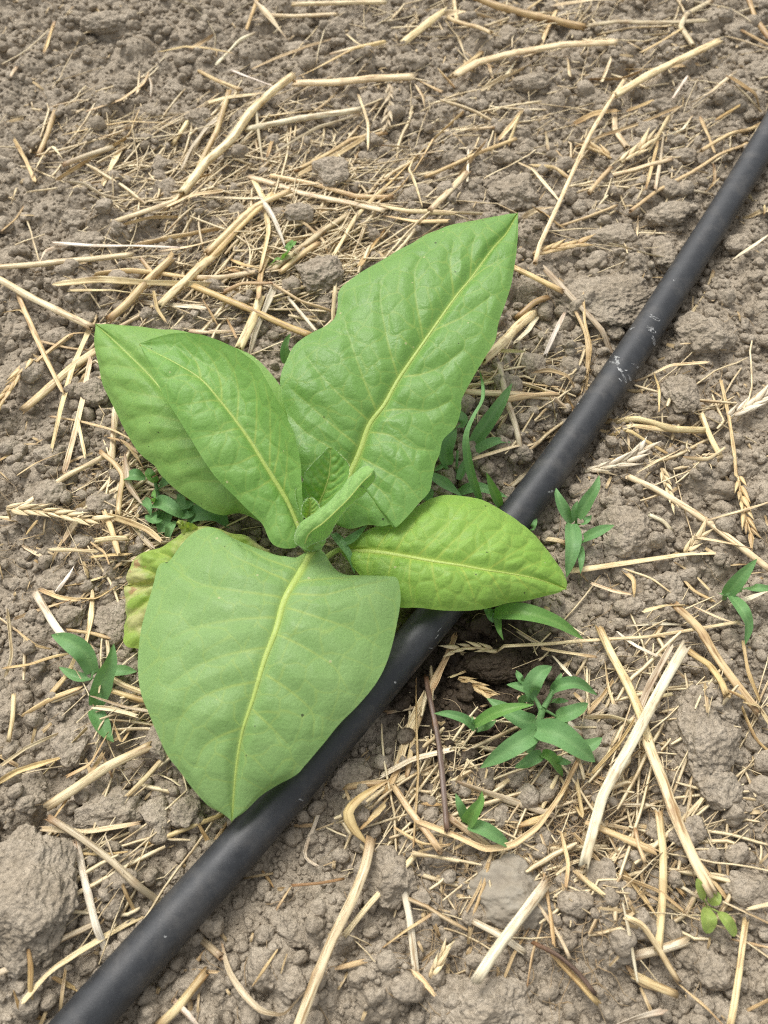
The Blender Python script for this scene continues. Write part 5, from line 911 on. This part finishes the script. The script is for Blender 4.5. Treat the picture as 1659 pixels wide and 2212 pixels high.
# straw ears
def spikelet_mesh():
    V, F = ico(2); V = V.copy(); V[:, 0] *= .30 * (1 - .55*np.clip(V[:, 2], -1, 1)); V[:, 1] *= .22 * (1 - .55*np.clip(V[:, 2], -1, 1)); V[:, 2] = V[:, 2] + .9
    V[:, 2] = np.where(V[:, 2] > 1.7, 1.7 + (V[:, 2]-1.7)*3.2, V[:, 2])
    uv = np.stack([V[:, 2]*.004, np.arctan2(V[:, 1], V[:, 0])/6.28], 1)
    me = mesh_np('spikelet', V, F, uv=uv, attrs={'wear': np.clip(.35 - V[:, 2]*.4, 0, 1)}); me.materials.append(STRAW); return me
SPK = spikelet_mesh()
def ear(pts, n, wpx, label, stem=None, tone='p', lift=.003):
    P2 = np.array([ray(x, y, .006)[:2] for x, y in pts]); my = pts[0][1]; w = wpx*mpp(my); P = straw_path(P2, w*.3, lift); L = np.linalg.norm(np.diff(P, axis=0), axis=1).sum()
    b = P[0].copy(); e = empty('straw_ear', tuple(b)); tag(e, label, 'straw ear', 'threshed grain ears lying in the straw')
    c = TONE[tone]; Q = catmull(P, n+1); T, B, N = frames(Q)
    rad = np.full(len(P), w*.09); V, F = tube(P - b, rad, 6); uv = np.stack([np.repeat(np.linspace(0, L, len(P)), 6), np.tile(np.arange(6)/6., len(P))], 1)
    o = link('rachis', mesh_np('rachis', V, F, uv=uv, attrs={'wear': np.zeros(len(V))}), STRAW, e); o.color = (*c, 1)
    for k in range(n):
        sg = 1 if k % 2 else -1; d = T[k]*1.0 + B[k]*sg*random.uniform(.10, .38) + N[k]*random.uniform(.0, .3); d /= np.linalg.norm(d)
        o = link('spikelet', SPK, None, e); ln = w * random.uniform(.36, .55)
        o.location = tuple(Q[k] - b + B[k]*sg*w*.08 + np.array([0, 0, w*.08])); o.rotation_euler = Vector(d).to_track_quat('Z', 'Y').to_euler(); o.scale = (ln*random.uniform(.8, 1.15), ln*random.uniform(.7, 1.1), ln*random.uniform(1.0, 1.45))
        j = random.uniform(.8, 1.12); o.color = (c[0]*j, c[1]*j, c[2]*j, 1)
    if stem:
        P2 = np.array([ray(x, y, .006)[:2] for x, y in [pts[0]] + stem]); S_ = straw_path(P2, .0007, lift); S_[0] = P[0]
        me = straw_mesh(S_ - b, max(.0011, wpx*.22*mpp(my)), 'r', 77, 0, .4); o = link('stalk', me, STRAW, e); o.color = (*c, 1)
e6 = lambda *p: [cd(6, q) for q in p]; e4 = lambda *p: [cd(4, q) for q in p]
ear(e6((500, 622), (420, 612), (350, 612), (285, 635)), 9, 32, 'golden grain ear on a long thin stalk pointing at the damp hollow', e6((700, 620), (900, 610), (1140, 600), (1330, 570), (1520, 540)), 'p', .006)
ear(e6((330, 730), (400, 765), (482, 822)), 11, 30, 'loose grain ear without a stalk lying in the damp hollow', None, 'g', .006)
ear([cd(5, q) for q in ((60, 80), (180, 85), (300, 100), (435, 108))], 15, 34, 'long pale grain ear left of the low weed', [cd(5, (0, 75)), cd(5, (-60, 70))], 'p')
ear([cd(3, q) for q in ((160, 520), (90, 600), (0, 715))], 13, 30, 'drooping grain ear left of the paired leaves', [cd(3, (240, 440)), cd(3, (310, 370))], 'g')
ear(e4((1525, 990), (1535, 1080), (1560, 1190), (1590, 1260)), 12, 34, 'grain ear on an upright straw beyond the broad pale clod', e4((1515, 880), (1490, 720), (1455, 570)), 'g', .005)
ear(e4((880, 935), (960, 950), (1050, 920), (1135, 855)), 12, 36, 'bleached frayed grain ear against the far side of the pipe', None, 'w')
ear(e4((1200, 940), (1220, 1010), (1255, 1110)), 10, 26, 'short grain ear standing by the long tapering stalk', None, 'p')
ear(e4((1490, 720), (1580, 680), (1690, 625)), 11, 36, 'pale grain ear lying on bare crumbs beyond the pipe', None, 'w')
ear([cd(2, q) for q in ((640, 1135), (740, 1100), (855, 1072))], 11, 34, 'golden grain ear between the tall leaf tip and the wide flat clod', None, 'g')
ear([cd(2, q) for q in ((1020, 715), (1080, 680), (1145, 628))], 9, 36, 'pale grain ear in the far straw near the pipe', None, 'p')
ear([cd(2, q) for q in ((980, 692), (930, 665), (880, 650))], 8, 28, 'small grain ear joined end to end with a pale one', None, 'g')
ear([cd(2, q) for q in ((18, 400), (25, 480), (8, 575))], 10, 26, 'thin grain ear hanging near the thick orange-ended stalk', None, 'y')
ear(e6((1300, 230), (1340, 190), (1375, 145)), 7, 30, 'tiny grain ear tip at the papery straw strip', None, 'p')
ear([cd(8, q) for q in ((200, 985), (240, 910), (272, 845))], 8, 30, 'grain ear half sunk beside the bleached stalk near the stone', None, 'p')

# fine roots and chaff, nobody could count them
def fibres(n, seed):
    r_ = np.random.default_rng(seed); VV, FF, UU, c = [], [], [], 0
    for q in range(n):
        if r_.random() < .6:
            x0, y0, dx, dy = [(1300, 1830, 260, 180), (560, 430, 200, 100), (1330, 900, 180, 120), (220, 1130, 100, 90), (1180, 1720, 180, 110), (1100, 1900, 200, 160)][r_.integers(0, 6)]
            p = ray(r_.normal(x0, dx*.6), r_.normal(y0, dy*.6))
        else: p = np.array(visible_xy()[:2] + (0,))
        k = 9; a = r_.uniform(0, 6.28) + np.cumsum(r_.normal(0, .42, k)); st = r_.uniform(.0012, .0042)
        X = p[0] + np.cumsum(np.cos(a))*st; Y = p[1] + np.cumsum(np.sin(a))*st
        Z = gz(X, Y); Z = .5*Z + .5*Z.mean() + .0016 + .003*np.abs(np.sin(np.linspace(0, 3.1, k)))*r_.random()
        keep = pipe_dist(X, Y).min() > .0115
        if not keep: continue
        V, F = tube(np.stack([X, Y, Z], 1), np.linspace(1, .5, k)*r_.uniform(.00014, .00030), 4); VV.append(V); FF.append(F + c); c += len(V)
        UU.append(np.stack([np.repeat(np.arange(k)*st, 4), np.tile(np.arange(4)*.05, k)], 1))
    V = np.vstack(VV); o = link('fine_roots', mesh_np('fine_roots', V, np.vstack(FF), uv=np.vstack(UU), attrs={'wear': np.zeros(len(V))}), STRAW); o.color = (.44, .33, .19, 1)
    tag(o, 'hair-fine dry roots and fibres tangled over soil and straw', 'roots', kind='stuff')
fibres(1500, 41)
def chaff(n, seed):
    r_ = np.random.default_rng(seed); VV, FF, UU = [], [], []
    for q in range(n):
        if r_.random() < .5:
            x0, y0, dx, dy = [(1300, 1830, 300, 200), (560, 430, 230, 120), (1300, 800, 220, 200), (220, 1130, 120, 120), (1150, 1750, 250, 170), (1150, 150, 420, 130)][r_.integers(0, 6)]
            p = ray(r_.normal(x0, dx*.7), r_.normal(y0, dy*.7))
        else: p = np.array(visible_xy()[:2] + (0,))
        if pipe_dist(p[:1], p[1:2])[0] < .0125: continue
        a = r_.uniform(0, 6.28); l, w = .0025 + .016*r_.random()**2.2, r_.uniform(.0003, .0010); d = np.array([math.cos(a), math.sin(a), r_.normal()*.22]); s = np.array([-math.sin(a), math.cos(a), r_.normal()*.5])*w
        b = np.array([p[0], p[1], float(gz(p[0], p[1])) + .0013 + .0012*r_.random()]); i = len(VV)*8
        top = np.array([b - d*l/2 - s*.6, b - d*l/2 + s, b + [0, 0, w*.5] + s, b + [0, 0, w*.5] - s, b + d*l/2 + s*.5, b + d*l/2 - s*.9, b + [0, 0, -w*.3], b + [0, 0, -w*.3] + s*.3])
        VV.append(top); FF += [[i, i+1, i+2, i+3], [i+3, i+2, i+4, i+5], [i, i+6, i+7, i+1], [i+5, i+4, i+7, i+6]]
        UU.append(np.array([[0, 0], [0, .2], [l/2, .2], [l/2, 0], [l, .2], [l, 0], [l/2, 0], [l/2, .1]]) + r_.random()*5)
    V = np.vstack(VV); o = link('straw_chaff', mesh_np('straw_chaff', V, np.array(FF), False, uv=np.vstack(UU), attrs={'wear': np.zeros(len(V))}), STRAW); o.color = (.50, .375, .20, 1)
    tag(o, 'short broken flakes of straw chaff sprinkled over the soil', 'chaff', kind='stuff')
chaff(1500, 43)

# the many thin straws that cannot be followed one by one
def loose_straw(n, seed):
    r_ = np.random.default_rng(seed); VV, FF, UU, WW, c = [], [], [], [], 0
    Z = [(520, 420, 250, 110, 34), (640, 560, 140, 80, 20), (450, 620, 190, 70, 16), (330, 330, 170, 90, 10), (1200, 230, 330, 150, 18), (1100, 60, 330, 50, 8), (1330, 420, 140, 90, 6), (250, 1130, 70, 90, 7),
         (1070, 860, 90, 90, 7), (930, 1660, 45, 110, 8), (1330, 1800, 190, 170, 8), (1350, 1480, 170, 140, 3), (1150, 1900, 190, 120, 4), (130, 300, 120, 120, 5), (280, 1620, 120, 90, 5), (150, 2000, 130, 110, 4), (800, 1850, 90, 100, 4), (250, 780, 110, 110, 5), (1400, 930, 130, 90, 6)]
    pr = np.array([q[4] for q in Z], float); pr /= pr.sum()
    for q in range(n):
        x0, y0, dx, dy, _ = Z[r_.choice(len(Z), p=pr)]; x, y = r_.normal(x0, dx*.75), r_.normal(y0, dy*.75); p = ray(x, y, .004)
        L = .010 + .075*r_.random()**1.7; w = .0003 + .00105*r_.random()**2.2; a = r_.normal(.6, .6); k = 8
        aa = a + np.cumsum(r_.normal(0, .07, k)) + (np.arange(k) > r_.integers(2, 14))*r_.normal(0, .5)
        X = p[0] + np.cumsum(np.cos(aa))*L/k; Y = p[1] + np.cumsum(np.sin(aa))*L/k
        if pipe_dist(X, Y).min() < .0118 or np.hypot(X - HOLLOW[0], Y - HOLLOW[1]).min() < .030*r_.random()**.3: continue
        g = gz(X, Y); u = np.arange(k); zl_ = np.polyval(np.polyfit(u, g, 1), u); Zz = zl_ + .5*max(0, (g-zl_).max()) + .0012 + .004*r_.random()**2
        P = np.stack([X, Y, Zz], 1); T, B, N = frames(P); rl = r_.normal()*.6; Bq = math.cos(rl)*B + math.sin(rl)*N; Nq = -math.sin(rl)*B + math.cos(rl)*N
        tp = np.minimum(1, .6 + .5*np.minimum(u, k-1-u))[:, None]
        V = np.stack([P - Bq*w*tp, P + Nq*w*.55, P + Bq*w*tp, P - Nq*w*.25], 1).reshape(-1, 3)
        VV.append(V); FF.append(grid_faces(k, 4, True) + c); c += len(V); o_ = r_.random()*7
        UU.append(np.stack([np.repeat(u*L/k, 4) + o_, np.tile(np.arange(4)*.11, k) + o_], 1)); WW.append(np.full(len(V), max(0, r_.normal(.02, .16))))
    V = np.vstack(VV); o = link('loose_straw', mesh_np('loose_straw', V, np.vstack(FF), uv=np.vstack(UU), attrs={'wear': np.concatenate(WW)}), STRAW); o.color = (.72, .595, .365, 1)
    tag(o, 'litter of thin broken straws lying thick between the larger stalks', 'straw litter', kind='stuff')
loose_straw(2500, 53)
